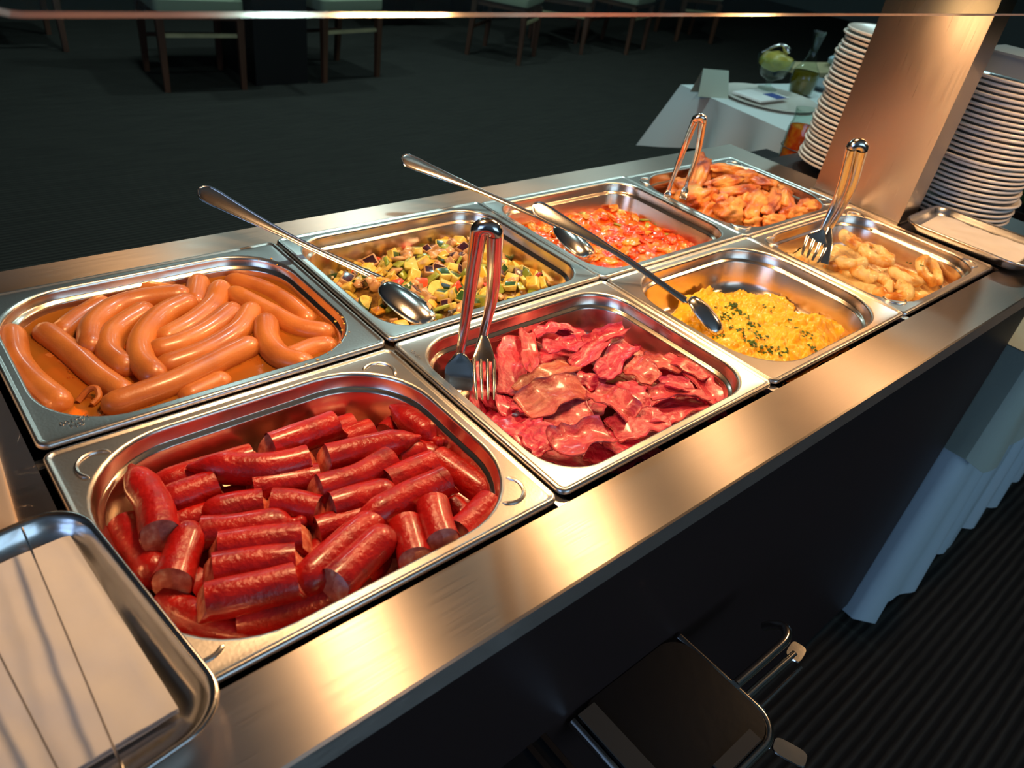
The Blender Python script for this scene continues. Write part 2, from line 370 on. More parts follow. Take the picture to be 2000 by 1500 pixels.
class MB:
    def __init__(s): s.v = []; s.f = []; s.mi = []; s.uv = None
    def add(s, vs, fs, mi=0):
        k = len(s.v); s.v += [tuple(p) for p in vs]; s.f += [tuple(i + k for i in f) for f in fs]; s.mi += [mi] * len(fs)
        return s
    def box(s, x0, x1, y0, y1, z0, z1, mi=0, rot=None, piv=(0, 0, 0)):
        vs = [Vector((x, y, z)) for x in (x0, x1) for y in (y0, y1) for z in (z0, z1)]
        if rot: vs = [Vector(piv) + rot @ (p - Vector(piv)) for p in vs]
        return s.add(vs, [(0, 1, 3, 2), (4, 6, 7, 5), (0, 4, 5, 1), (2, 3, 7, 6), (0, 2, 6, 4), (1, 5, 7, 3)], mi)
    def loops(s, loops, closed=True, cap0=False, cap1=False, mi=0, mi0=None, mi1=None):
        n = len(loops[0]); vs = [p for l in loops for p in l]; fs = []
        for i in range(len(loops) - 1):
            for j in range(n if closed else n - 1):
                a, b_ = i * n + j, i * n + (j + 1) % n
                fs.append((a, b_, b_ + n, a + n))
        k = len(s.v)
        s.add(vs, fs, mi)
        if cap0: s.f.append(tuple(k + j for j in reversed(range(n)))); s.mi.append(mi if mi0 is None else mi0)
        if cap1: s.f.append(tuple(k + (len(loops) - 1) * n + j for j in range(n))); s.mi.append(mi if mi1 is None else mi1)
        return s
    def tube(s, pts, rad, n=12, cap=True, mi=0, mi0=None, mi1=None):
        pts = [Vector(p) for p in pts]
        if not hasattr(rad, '__len__'): rad = [rad] * len(pts)
        L_ = []; up = None
        for i, p in enumerate(pts):
            t = (pts[min(i + 1, len(pts) - 1)] - pts[max(i - 1, 0)]).normalized()
            if up is None:
                up = Vector((0, 0, 1)) if abs(t.z) < 0.9 else Vector((1, 0, 0))
            a = t.cross(up).normalized(); up = a.cross(t).normalized()
            L_.append([p + (a * cos(q) + up * sin(q)) * rad[i] for q in (2 * pi * j / n for j in range(n))])
        return s.loops(L_, True, cap, cap, mi, mi0, mi1)
    def lathe(s, prof, n=32, c=(0, 0, 0), mi=0, cap0=False, cap1=False):
        L_ = [[Vector((c[0] + r_ * cos(2 * pi * j / n), c[1] + r_ * sin(2 * pi * j / n), c[2] + z)) for j in range(n)] for r_, z in prof]
        return s.loops(L_, True, cap0, cap1, mi)
    def mesh(s, name, mats, smooth=True, sharp=None):
        me = bpy.data.meshes.new(name)
        me.from_pydata(s.v, [], s.f)
        for mm in (mats if isinstance(mats, (list, tuple)) else [mats]): me.materials.append(mm)
        me.polygons.foreach_set('material_index', s.mi)
        me.polygons.foreach_set('use_smooth', [smooth] * len(s.f))
        me.update()
        bm = bmesh.new(); bm.from_mesh(me); bmesh.ops.recalc_face_normals(bm, faces=bm.faces)
        if sharp:
            for e in bm.edges:
                if len(e.link_faces) == 2 and e.calc_face_angle(0) > sharp: e.smooth = False
        bm.to_mesh(me); bm.free()
        return me
    def build(s, name, mats, parent=None, smooth=True, sharp=0.7):
        return link(name, s.mesh(name, mats, smooth, sharp), parent)

def spline(pts, n=8):
    pts = [Vector(p) for p in pts]
    if len(pts) == 2:
        return [pts[0].lerp(pts[1], i / n) for i in range(n + 1)]
    P = [pts[0] * 2 - pts[1]] + pts + [pts[-1] * 2 - pts[-2]]
    out = []
    for i in range(1, len(P) - 2):
        for k in range(n):
            t = k / n; a, b_, c, d = P[i - 1], P[i], P[i + 1], P[i + 2]
            out.append(0.5 * ((2 * b_) + (c - a) * t + (2 * a - 5 * b_ + 4 * c - d) * t * t + (3 * b_ - a - 3 * c + d) * t ** 3))
    out.append(pts[-1])
    return out

def rrect(x0, x1, y0, y1, r_, z, n=8):
    out = []
    r_ = max(0.0005, min(r_, (x1 - x0) / 2 - 1e-4, (y1 - y0) / 2 - 1e-4))
    for cx_, cy_, a0 in ((x1 - r_, y1 - r_, 0), (x0 + r_, y1 - r_, pi / 2), (x0 + r_, y0 + r_, pi), (x1 - r_, y0 + r_, 1.5 * pi)):
        for k in range(n + 1):
            a = a0 + pi / 2 * k / n
            out.append(Vector((cx_ + r_ * cos(a), cy_ + r_ * sin(a), z)))
    return out

# ------------------------------------------------------------------ setting
def struct(name, mb, mat, smooth=False):
    o = mb.build(name, mat, None, smooth)
    o['kind'] = 'structure'
    return o
struct('floor', MB().box(-3.6, 12, -3.5, 12, -0.05, 0), M['carpet'])
struct('ceiling', MB().box(-3.6, 12, -3.5, 12, 2.7, 2.8), M['ceiling_paint'])
struct('wall_back', MB().box(-3.6, 12, 12, 12.1, 0, 2.7), M['wall_dark'])
struct('wall_right', MB().box(12, 12.1, -3.5, 12, 0, 2.7), M['wall_dark'])
wf = MB()
wf.box(-3.6, -0.5, -3.6, -3.5, 0, 2.7); wf.box(1.7, 12, -3.6, -3.5, 0, 2.7); wf.box(-0.5, 1.7, -3.6, -3.5, 0, 0.85); wf.box(-0.5, 1.7, -3.6, -3.5, 2.55, 2.7)
struct('wall_front', wf, M['wall_dark'])
wi = MB(); wi.box(-0.5, -0.44, -3.58, -3.52, 0.85, 2.55); wi.box(1.64, 1.7, -3.58, -3.52, 0.85, 2.55); wi.box(-0.44, 1.64, -3.58, -3.52, 0.85, 0.91); wi.box(-0.44, 1.64, -3.58, -3.52, 2.49, 2.55); wi.box(0.57, 0.63, -3.58, -3.52, 0.91, 2.49)
wo = struct('fill_window', wi, M['table_black'])  # unseen window added in the front wall to go with the fill light
MB().box(-0.44, 1.64, -3.56, -3.55, 0.91, 2.49).build('pane', M['sky_pane'], wo)  # glowing pane of the added window
wl = MB()
wl.box(-3.7, -3.6, -3.5, -2.3, 0, 2.7); wl.box(-3.7, -3.6, -0.1, 12, 0, 2.7)
wl.box(-3.7, -3.6, -2.3, -0.1, 0, 0.8); wl.box(-3.7, -3.6, -2.3, -0.1, 2.6, 2.7)
struct('wall_left', wl, M['wall_dark'])
wi = MB(); wi.box(-3.68, -3.62, -2.3, -2.24, 0.8, 2.6); wi.box(-3.68, -3.62, -0.16, -0.1, 0.8, 2.6); wi.box(-3.68, -3.62, -2.24, -0.16, 0.8, 0.86); wi.box(-3.68, -3.62, -2.24, -0.16, 2.54, 2.6); wi.box(-3.68, -3.62, -1.23, -1.17, 0.86, 2.54)
wo = struct('window_1', wi, M['table_black'])
MB().box(-3.66, -3.65, -2.24, -0.16, 0.86, 2.54).build('pane', M['sky_pane'], wo)
for cx_ in (1.4, 2.7, 4.05, 5.4):
    for cy_ in (1.05, 4.1):
        o = empty('ceiling_downlight', (cx_, cy_, 2.7))
        tag(o, 'round recessed ceiling downlight giving cool white light', 'light', 'downlights in the dining room ceiling')
        MB().lathe([(0.085, 0), (0.105, 0), (0.105, -0.012), (0.085, -0.012), (0.085, 0)], 24).build('trim_ring', M['lamp_housing'], o)
        MB().lathe([(0.084, -0.006)], 24, cap0=True).build('diffuser', M['downlight'], o) if False else MB().lathe([(0.0005, -0.004), (0.084, -0.004)], 24).build('diffuser', M['downlight'], o)

# ------------------------------------------------------------------ counter
X0, X1, Y0, Y1 = -0.42, 1.385, -0.070, 0.590
ct = empty('buffet_counter', (0, 0, 0))
tag(ct, 'long black buffet counter with brushed steel top holding eight food pans', 'counter')
mb = MB()
loopO = lambda z, d=0.0: [Vector((X0 - d, Y0 - d, z)), Vector((X1 + d, Y0 - d, z)), Vector((X1 + d, Y1 + d, z)), Vector((X0 - d, Y1 + d, z))]
loopI = lambda z: [Vector((-0.004, -0.004, z)), Vector((1.304, -0.004, z)), Vector((1.304, 0.534, z)), Vector((-0.004, 0.534, z))]
zt = H - 0.004
mb.loops([loopI(zt - 0.02), loopI(zt), loopO(zt, -0.002), loopO(zt - 0.0012, 0), loopO(zt - 0.024, 0), loopO(zt - 0.024, -0.012)])
o = mb.build('steel_top', M['counter_steel'], ct, False)
mb = MB(); mb.box(X0 + 0.012, X1 - 0.012, Y0 + 0.010, Y0 + 0.03, 0.06, zt - 0.024); mb.box(X0 + 0.012, X1 - 0.012, Y1 - 0.03, Y1 - 0.010, 0.06, zt - 0.024)
mb.box(X0 + 0.012, X0 + 0.03, Y0 + 0.03, Y1 - 0.03, 0.06, zt - 0.024); mb.box(X1 - 0.03, X1 - 0.012, Y0 + 0.03, Y1 - 0.03, 0.06, zt - 0.024)
mb.build('body_panel', M['black_panel'], ct, False)
MB().box(X0 + 0.03, X1 - 0.03, Y0 + 0.03, Y1 - 0.03, 0.0, 0.06).build('plinth', M['dark_void'], ct, False)
MB().box(X0 + 0.04, X1 - 0.04, Y0 + 0.04, Y1 - 0.04, H - 0.2, H - 0.19).build('well_floor', M['dark_void'], ct, False)
for xx in (0.325, 0.65, 0.975):
    MB().box(xx - 0.006, xx + 0.006, -0.003, 0.533, H - 0.012, H - 0.0052).build('divider_bar', M['pan_steel'], ct, False)
MB().box(-0.003, 1.303, 0.259, 0.271, H - 0.018, H - 0.0121).build('cross_bar', M['pan_steel'], ct, False)

# ------------------------------------------------------------------ food pans
def pan(ix, iy, zr, depth, rad, label, marks=False, mat='pan_steel', shoulder=0.016):
    ox, oy = ix * 0.325, iy * 0.265
    e = empty('food_pan', (ox, oy, H + zr))
    tag(e, label, 'food pan', 'steel food pans set in the counter')
    g = 0.0012; W_, D_ = 0.325, 0.265
    def L1(d, r_, z): return rrect(g + d, W_ - g - d, g + d, D_ - g - d, r_, z, 10)
    mg = 0.0125
    ls = [L1(0, 0.009, -0.0048), L1(0, 0.009, -0.0022), L1(0.0008, 0.0085, -0.0008), L1(0.0026, 0.007, 0.0), L1(0.0038, 0.006, -0.0006), L1(0.0052, 0.006, -0.0016), L1(0.0062, 0.006, -0.0018)]
    ls += [L1(mg - 0.0018, rad, -0.0018), L1(mg - 0.0004, rad, -0.0021), L1(mg + 0.0008, rad, -0.0036), L1(mg + 0.0012, rad, -0.006)]
    ls += [L1(mg + 0.0022, rad, -shoulder), L1(mg + 0.0030, rad, -shoulder - 0.0015), L1(mg + 0.0062, rad - 0.004, -shoulder - 0.0028), L1(mg + 0.0070, rad - 0.005, -shoulder - 0.005)]
    d1 = mg + 0.0105
    ls += [L1(d1, rad - 0.006, -depth + 0.018), L1(d1 + 0.003, rad - 0.008, -depth + 0.008), L1(d1 + 0.009, rad - 0.012, -depth + 0.002), L1(d1 + 0.018, rad - 0.018, -depth)]
    mb = MB(); mb.loops(ls, True, False, True); nn = len(ls[0])
    mb.mi = [1 if k // nn >= 9 else 0 for k in range(len(mb.f))]
    mb.build('pan_shell', [M[mat], M['pan_inside']], e, True, 1.2)
    if marks:
        for cx_, cy_, a0 in ((0.034, 0.034, pi * 1.25), (W_ - 0.034, 0.034, -pi / 4), (W_ - 0.034, D_ - 0.034, pi / 4), (0.034, D_ - 0.034, pi * 0.75)):
            R_ = 0.0155; cc = Vector((cx_, cy_, 0)) 
            pts = [cc + Vector((R_ * cos(a0 + t), R_ * sin(a0 + t), -0.0018)) for t in [radians(q) for q in range(-95, 96, 10)]]
            q = MB(); q.tube(pts, [0.0006] + [0.0019] * (len(pts) - 2) + [0.0006], 8)
            q.build('embossed_ring', M[mat], e)
    return e

PANS = {}
PANS['frank'] = pan(0, 1, 0.0040, 0.100, 0.070, 'steel pan of orange frankfurters in broth, back row left end', False, 'pan_worn', 0.012)
PANS['chorizo'] = pan(0, 0, 0.0, 0.066, 0.078, 'steel pan heaped with cut red sausages, front row left end', True, 'pan_worn')
PANS['veg'] = pan(1, 1, 0.0060, 0.066, 0.045, 'steel pan of diced roasted vegetables, back row behind the bacon')
PANS['bacon'] = pan(1, 0, 0.0030, 0.066, 0.050, 'steel pan of pink bacon rashers, front row centre')
PANS['tomato'] = pan(2, 1, 0.0030, 0.066, 0.045, 'steel pan of red tomato and pepper stew, back row')
PANS['egg'] = pan(2, 0, 0.0020, 0.066, 0.075, 'steel pan of yellow scrambled egg, front row', False)
PANS['chicken'] = pan(3, 1, 0.0, 0.066, 0.070, 'steel pan of browned chicken pieces, back row right end', True)
PANS['rings'] = pan(3, 0, 0.0, 0.066, 0.060, 'steel pan of pale battered rings in cream sauce, front row right end', True)

def text(name, body, size, loc, rotz, parent, mat):
    c = bpy.data.curves.new(name, 'FONT'); c.body = body; c.size = size; c.extrude = 0.0002; c.align_x = 'CENTER'; c.align_y = 'CENTER'
    c.space_line = 0.9
    o = bpy.data.objects.new(name, c); COL.objects.link(o); o.parent = parent
    dg = bpy.context.evaluated_depsgraph_get(); me = bpy.data.meshes.new_from_object(o.evaluated_get(dg))
    bpy.data.objects.remove(o)
    o = link(name, me, parent); me.materials.clear(); me.materials.append(mat)
    o.location = loc; o.rotation_euler = (0, 0, rotz)
    return o
text('embossed_text', 'GN\n1/2-100', 0.0075, (0.034, 0.0215, -0.0016), pi + 0.0, PANS['frank'], M['pan_steel'])
text('embossed_text', 'HENDI', 0.0062, (0.0135, 0.236, -0.0016), pi / 2, PANS['bacon'], M['pan_steel'])

# grease drops on the frankfurter pan rim
dr = MB(); random.seed(4)
for (u, v) in [(505, 508), (520, 512), (541, 517), (562, 530), (549, 521), (660, 612), (668, 620), (672, 632), (668, 645), (675, 655), (665, 668), (655, 672), (640, 690), (648, 684), (682, 648), (655, 628), (620, 702), (598, 712), (530, 505)]:
    p = at(u, v, 0.0025); r0 = random.uniform(0.0006, 0.0016)
    dr.lathe([(r0, 0), (r0 * 0.8, r0 * 0.35), (r0 * 0.2, r0 * 0.5)], 8, p, cap1=True)
tag(dr.build('grease_drops', M['yellow_pepper']), 'tiny golden grease drops on the rim of the frankfurter pan', 'grease', kind='stuff')

# ------------------------------------------------------------------ sausages
def sausage(name, pts, r_, mats, e0='round', e1='round', seed=0, wob=0.04, z=None, nseg=18, n=9):
    rnd = random.Random(seed)
    P = spline(pts, n)
    # resample evenly
    Ls = [0]
    for i in range(1, len(P)): Ls.append(Ls[-1] + (P[i] - P[i - 1]).length)
    tot = Ls[-1]; m_ = 22; Q = []
    for k in range(m_ + 1):
        d = tot * k / m_; i = 0
        while i < len(Ls) - 2 and Ls[i + 1] < d: i += 1
        t = (d - Ls[i]) / max(1e-9, Ls[i + 1] - Ls[i]); Q.append((P[i].lerp(P[i + 1], min(1, max(0, t))), d))
    ph = rnd.uniform(0, 6); centers = []; rads = []
    c0 = Q[0][0]; t0 = (Q[1][0] - Q[0][0]).normalized(); c1 = Q[-1][0]; t1 = (Q[-1][0] - Q[-2][0]).normalized()
    def endr(kind):
        if kind == 'round': return [(1.0, 0.0), (0.87, 0.5), (0.62, 0.79), (0.30, 0.955), (0.02, 1.0)]
        if kind == 'taper': return [(0.95, 0.1), (0.75, 0.8), (0.48, 1.3), (0.28, 1.6), (0.18, 1.9), (0.05, 2.0)]
        if kind == 'knot': return [(0.92, 0.2), (0.66, 0.6), (0.32, 0.85), (0.30, 1.05), (0.42, 1.3), (0.36, 1.6), (0.05, 1.75)]
    def rr(d): return r_ * (1 + wob * sin(d * 60 + ph) + wob * 0.6 * sin(d * 140 + ph * 2))
    if e0 == 'cut':
        centers.append(c0 + t0 * 0.0002); rads.append(rr(0) * 0.80); centers.append(c0); rads.append(rr(0) * 0.93)
        centers.append(c0 + t0 * 0.001); rads.append(rr(0) * 0.995)
    else:
        for k_, d in reversed(endr(e0)): centers.append(c0 - t0 * d * r_ ); rads.append(rr(0) * k_)
    for q, d in Q[1:-1]: centers.append(q); rads.append(rr(d))
    if e1 == 'cut':
        centers.append(c1 - t1 * 0.001); rads.append(rr(tot) * 0.995); centers.append(c1); rads.append(rr(tot) * 0.93)
        centers.append(c1 - t1 * 0.0002); rads.append(rr(tot) * 0.80)
    else:
        for k_, d in endr(e1): centers.append(c1 + t1 * d * r_); rads.append(rr(tot) * k_)
    mb = MB(); mb.tube(centers, rads, nseg, True, 0, 1 if e0 == 'cut' else 0, 1 if e1 == 'cut' else 0)
    nf = len(centers) - 1; ns = nseg; sl = rnd.uniform(.45, .85)
    def slant(first, t, cen):
        rows_ = range(0, 3) if first else range(nf - 2, nf + 1)
        for r__ in rows_:
            for k in range(ns):
                p = Vector(mb.v[r__ * ns + k]); mb.v[r__ * ns + k] = tuple(p + t * max(-.5, min(1, (p - cen).z / r_)) * sl * r_)
    if e0 == 'cut': slant(True, t0, c0)
    if e1 == 'cut': slant(False, -t1, c1)
    if e0 == 'cut':
        for k in range(nseg): mb.mi[k] = 1
    if e1 == 'cut':
        for k in range((nf - 1) * nseg, nf * nseg): mb.mi[k] = 1
    c = centers[len(centers) // 2].copy()
    mb.v = [tuple(Vector(p) - c) for p in mb.v]
    o = mb.build(name, mats, None, True, 1.0)
    o.location = c
    return o

CH = [
 # pixels, level, end0, end1, label
 ([(522, 876), (595, 852), (660, 828)], -.020, 'cut', 'cut', 'straight red sausage topmost at the back, shining along its top'),
 ([(640, 848), (692, 830)], -.046, 'cut', 'cut', 'short red sausage end peeping out behind the topmost back one'),
 ([(332, 944), (410, 920), (500, 893)], -.036, 'round', 'cut', 'long red sausage lying against the back wall at left'),
 ([(432, 914), (520, 915), (610, 897)], -.020, 'taper', 'cut', 'red sausage with upturned pointed tip at its left end'),
 ([(632, 899), (710, 880), (768, 866)], -.020, 'cut', 'taper', 'plump red sausage tapering to a point at right, below the back ones'),
 ([(620, 880), (675, 862), (730, 843)], -.042, 'cut', 'cut', 'red sausage half hidden behind the plump tapering one'),
 ([(752, 850), (772, 832)], -.052, 'cut', 'round', 'small slanted red sausage end near the bare pan floor'),
 ([(795, 818), (832, 846)], -.030, 'taper', 'knot', 'stubby red sausage with dark knotted tip by the back right wall'),
 ([(750, 948), (800, 926), (850, 905)], -.022, 'cut', 'cut', 'red sausage right of centre with a pinched joint at left'),
 ([(616, 960), (700, 935), (768, 897)], -.018, 'cut', 'cut', 'long curved red sausage with flat cut face at left, mid heap'),
 ([(772, 896), (812, 882)], -.034, 'cut', 'knot', 'short red sausage stub touching the long curved one'),
 ([(818, 882), (850, 892)], -.042, 'round', 'knot', 'dark red stub crossing under near the back right wall'),
 ([(488, 958), (560, 945), (630, 934)], -.030, 'cut', 'cut', 'red sausage with round cut face beneath the upturned one'),
 ([(742, 1002), (810, 966), (876, 937)], -.012, 'taper', 'cut', 'long red sausage uppermost at right with a twisted tip'),
 ([(850, 895), (898, 928), (945, 962)], -.036, 'cut', 'round', 'red sausage lying along the right wall of the pan'),
 ([(643, 994), (700, 978), (744, 966)], -.020, 'cut', 'round', 'red sausage facing the viewer with a pale pink cut face, centre'),
 ([(526, 986), (570, 988), (628, 1000)], -.022, 'cut', 'cut', 'bent red sausage with a mottled cut face, centre of the heap'),
 ([(430, 1000), (470, 991), (518, 984)], -.028, 'round', 'cut', 'smooth rounded red sausage left of the bent one'),
 ([(345, 1024), (410, 1008)], -.040, 'cut', 'cut', 'red sausage low in the left of the heap under the rounded one'),
 ([(387, 1043), (470, 1036), (540, 1026)], -.022, 'cut', 'knot', 'red sausage with slanted cut and a knobbly brown end at right'),
 ([(419, 1074), (500, 1064), (597, 1052)], -.017, 'cut', 'cut', 'straight red sausage with clean cuts, upper of three parallel ones'),
 ([(409, 1120), (480, 1107), (585, 1094)], -.016, 'cut', 'cut', 'red sausage in the middle of three parallel ones at front'),
 ([(393, 1178), (480, 1160), (586, 1134)], -.011, 'cut', 'cut', 'thick red sausage lowest of three parallel ones at front'),
 ([(452, 1214), (540, 1196), (650, 1165)], -.030, 'cut', 'cut', 'dark red sausage deep along the front wall'),
 ([(278, 948), (302, 990), (313, 1048)], -.010, 'taper', 'cut', 'upright red sausage leaning on the left wall, cut end down'),
 ([(243, 1022), (268, 1065), (300, 1115)], -.030, 'cut', 'round', 'red sausage at far left beside the napkin tray'),
 ([(366, 1052), (352, 1092), (336, 1140)], -.018, 'round', 'cut', 'bulging red sausage with dark round cut face toward the viewer'),
 ([(312, 1176), (375, 1207), (432, 1226)], -.034, 'cut', 'taper', 'red sausage sunk in the front left corner'),
 ([(340, 977), (380, 962), (424, 946)], -.028, 'round', 'cut', 'dark red sausage with torn skin at its right end'),
 ([(437, 982), (484, 970)], -.046, 'round', 'cut', 'small glossy red end deep between the left sausages'),
 ([(614, 1042), (655, 1030), (712, 1014)], -.028, 'cut', 'taper', 'red sausage with broad speckled round cut face, right of centre'),
 ([(606, 1130), (668, 1072), (722, 1026)], -.014, 'round', 'taper', 'diagonal red sausage with pointed upper tip, front centre'),
 ([(650, 1146), (700, 1098), (742, 1058)], -.010, 'cut', 'round', 'diagonal red sausage beside the front rim, lower of the pair'),
 ([(790, 1020), (800, 1052), (812, 1096)], -.014, 'cut', 'cut', 'red sausage standing toward the front rim, left of the two upright ones'),
 ([(844, 982), (852, 1018), (866, 1060)], -.008, 'cut', 'cut', 'red sausage standing toward the front rim, right of the two upright ones'),
 ([(960, 982), (930, 1012), (892, 1048)], -.018, 'cut', 'cut', 'red sausage in the front right corner with blunt square end'),
 ([(768, 1045), (764, 1115)], -.036, 'round', 'cut', 'dark red sausage shaded left of the upright ones'),
 ([(700, 1135), (748, 1080)], -.034, 'cut', 'cut', 'red sausage mostly hidden behind the front diagonal pair'),
 ([(878, 992), (910, 1018)], -.042, 'cut', 'round', 'short red sausage deep in the right of the pan'),
 ([(890, 972), (918, 992)], -.052, 'round', 'round', 'small orange tinted sausage end at the bottom right'),
 ([(362, 1165), (402, 1132)], -.036, 'cut', 'cut', 'red sausage in shadow between the left and front ones'),
 ([(384, 1102), (416, 1080)], -.046, 'round', 'cut', 'brownish sausage end deep in the gap at left'),
 ([(602, 1112), (628, 1078)], -.038, 'cut', 'round', 'red sausage end tucked under the diagonal ones'),
 ([(822, 1000), (832, 1052)], -.032, 'cut', 'cut', 'thin sliver of red sausage between the two upright ones'),
]
random.seed(11)
for i, (px_, z, e0, e1, lab) in enumerate(CH):
    pts = []
    for k, (u, v) in enumerate(px_):
        pts.append(at(u, v, z))
    o = sausage('red_sausage', pts, 0.0140 if len(px_) == 3 else 0.0132, [M['chorizo_skin'], M['sausage_cut']], e0, e1, i, 0.025)
    tag(o, lab, 'sausage', 'cut red sausages in the front left pan')
# the layer below, only glimpsed in the gaps
for i, (a, b_) in enumerate([((470, 1130), (580, 1110)), ((520, 1030), (600, 1015)), ((690, 1010), (760, 1030)), ((300, 1010), (350, 1060)), ((560, 1170), (640, 1120)), ((800, 960), (850, 985)), ((440, 1060), (520, 1090)), ((640, 930), (720, 960)), ((400, 960), (470, 1010)), ((560, 960), (600, 980)), ((285, 1090), (335, 1120)), ((700, 1060), (760, 1090))]):
    o = sausage('red_sausage', [at(*a, -.0515), at(*b_, -.0515)], 0.0130, [M['chorizo_skin'], M['sausage_cut']], 'cut', 'cut', 50 + i, 0.02)
    tag(o, 'red sausage of the bottom layer glimpsed in the gaps of the front left heap', 'sausage', 'bottom layer of cut red sausages')

FR = [
 ([(58, 630), (120, 607), (212, 588)], -.0265, 'long orange frankfurter half sunk along the back left wall'),
 ([(228, 577), (280, 570), (345, 580)], -.020, 'reddish frankfurter at the back, its right end under the arched one'),
 ([(176, 676), (183, 638), (222, 604), (280, 586), (350, 578)], -.012, 'large arched frankfurter, left of the three nested curves'),
 ([(242, 718), (214, 690), (224, 650), (280, 612)], -.014, 'crescent frankfurter nested in the middle of the three curves'),
 ([(300, 732), (276, 702), (280, 660), (316, 618), (362, 594)], -.010, 'boldly curved frankfurter, right of the three nested curves'),
 ([(122, 652), (155, 625), (196, 600)], -.021, 'short wrinkled frankfurter between the back wall and the arched one'),
 ([(24, 658), (32, 705), (66, 748), (112, 785)], -.014, 'fat curved frankfurter along the left wall'),
 ([(92, 654), (140, 690), (190, 735), (238, 768)], -.017, 'long diagonal frankfurter on the left, sinking toward the front'),
 ([(388, 556), (382, 592)], -.017, 'stub of a frankfurter standing up at the back centre'),
 ([(430, 568), (414, 602), (372, 636), (326, 662)], -.015, 'darker frankfurter bending from the back centre toward the middle'),
 ([(452, 612), (410, 645), (360, 672), (314, 686)], -.013, 'frankfurter with rounded left tip, upper of the two parallel ones'),
 ([(490, 612), (464, 650), (400, 690), (328, 716)], -.014, 'frankfurter lying below and parallel to the round tipped one'),
 ([(484, 680), (430, 706), (340, 750), (228, 790)], -.013, 'very long frankfurter running along the front wall'),
 ([(460, 554), (512, 568), (560, 594), (598, 626)], -.022, 'pale frankfurter along the back right wall'),
 ([(462, 580), (520, 610), (580, 642), (632, 652)], -.017, 'long frankfurter just inside the pale back right one'),
 ([(520, 634), (524, 668), (548, 698), (590, 712)], -.012, 'thick bright frankfurter curving toward the front right rim'),
 ([(570, 700), (610, 684), (638, 680)], -.020, 'bright frankfurter end in the front right corner'),
 ([(556, 662), (602, 664)], -.030, 'sunken frankfurter seen through the broth at right'),
 ([(440, 742), (520, 712)], -.031, 'submerged frankfurter in the front right of the broth'),
 ([(372, 776), (428, 750)], -.022, 'frankfurter tip at the front rim centre'),
 ([(98, 712), (150, 740)], -.029, 'sunken frankfurter whose tip breaks the broth at left'),
 ([(112, 742), (170, 775)], -.030, 'second sunken frankfurter just in front of the left tip'),
 ([(300, 690), (380, 720)], -.042, 'frankfurter deep in the broth under the middle ones'),
 ([(190, 620), (260, 650)], -.040, 'frankfurter deep in the broth under the arched ones'),
 ([(410, 600), (470, 640)], -.040, 'frankfurter deep in the broth at the back right'),
]
for i, (px_, z, lab) in enumerate(FR):
    o = sausage('frankfurter', [at(u, v, z - .0022) for u, v in px_], 0.0131, [M['frank_skin'], M['frank_skin']], 'round', 'round', 200 + i, 0.012)
    tag(o, lab, 'frankfurter', 'frankfurters in broth in the back left pan')
# peeled curl of skin
sk = MB(); sk.tube(spline([at(152, 785, -.018), at(172, 762, -.012), at(188, 758, -.010), at(193, 775, -.014), at(180, 790, -.017)], 6), 0.0028, 8)
tag(sk.build('sausage_skin', M['frank_skin']), 'curled strip of frankfurter skin floating at the front left of the broth', 'skin')
# broth surface
mb = MB(); mg = 0.0145
lo = rrect(mg, 0.325 - mg, 0.265 + mg, 0.53 - mg, 0.068, H - 0.0175, 10)
li = rrect(mg + .0012, 0.325 - mg - .0012, 0.265 + mg + .0012, 0.53 - mg - .0012, 0.068, H - 0.0185, 10)
mb.loops([lo, li], True, False, True)
tag(mb.build('broth', M['broth']), 'orange cooking broth around the frankfurters', 'broth', kind='stuff')
bb = MB(); random.seed(5)
for k in range(70):
    q = random.choice([(195, 792, 12, 14), (285, 738, 16, 9), (60, 750, 20, 10), (335, 735, 30, 6), (470, 700, 30, 12), (140, 730, 12, 10)])
    p = at(q[0] + random.gauss(0, q[2]), q[1] + random.gauss(0, q[3]), -.0183); r0 = random.uniform(0.0005, 0.0012)
    bb.lathe([(r0, 0), (r0 * 0.75, r0 * 0.5), (r0 * 0.2, r0 * 0.8)], 8, p, cap1=True)
tag(bb.build('broth_bubbles', M['broth']), 'small bubbles on the broth', 'bubbles', kind='stuff')

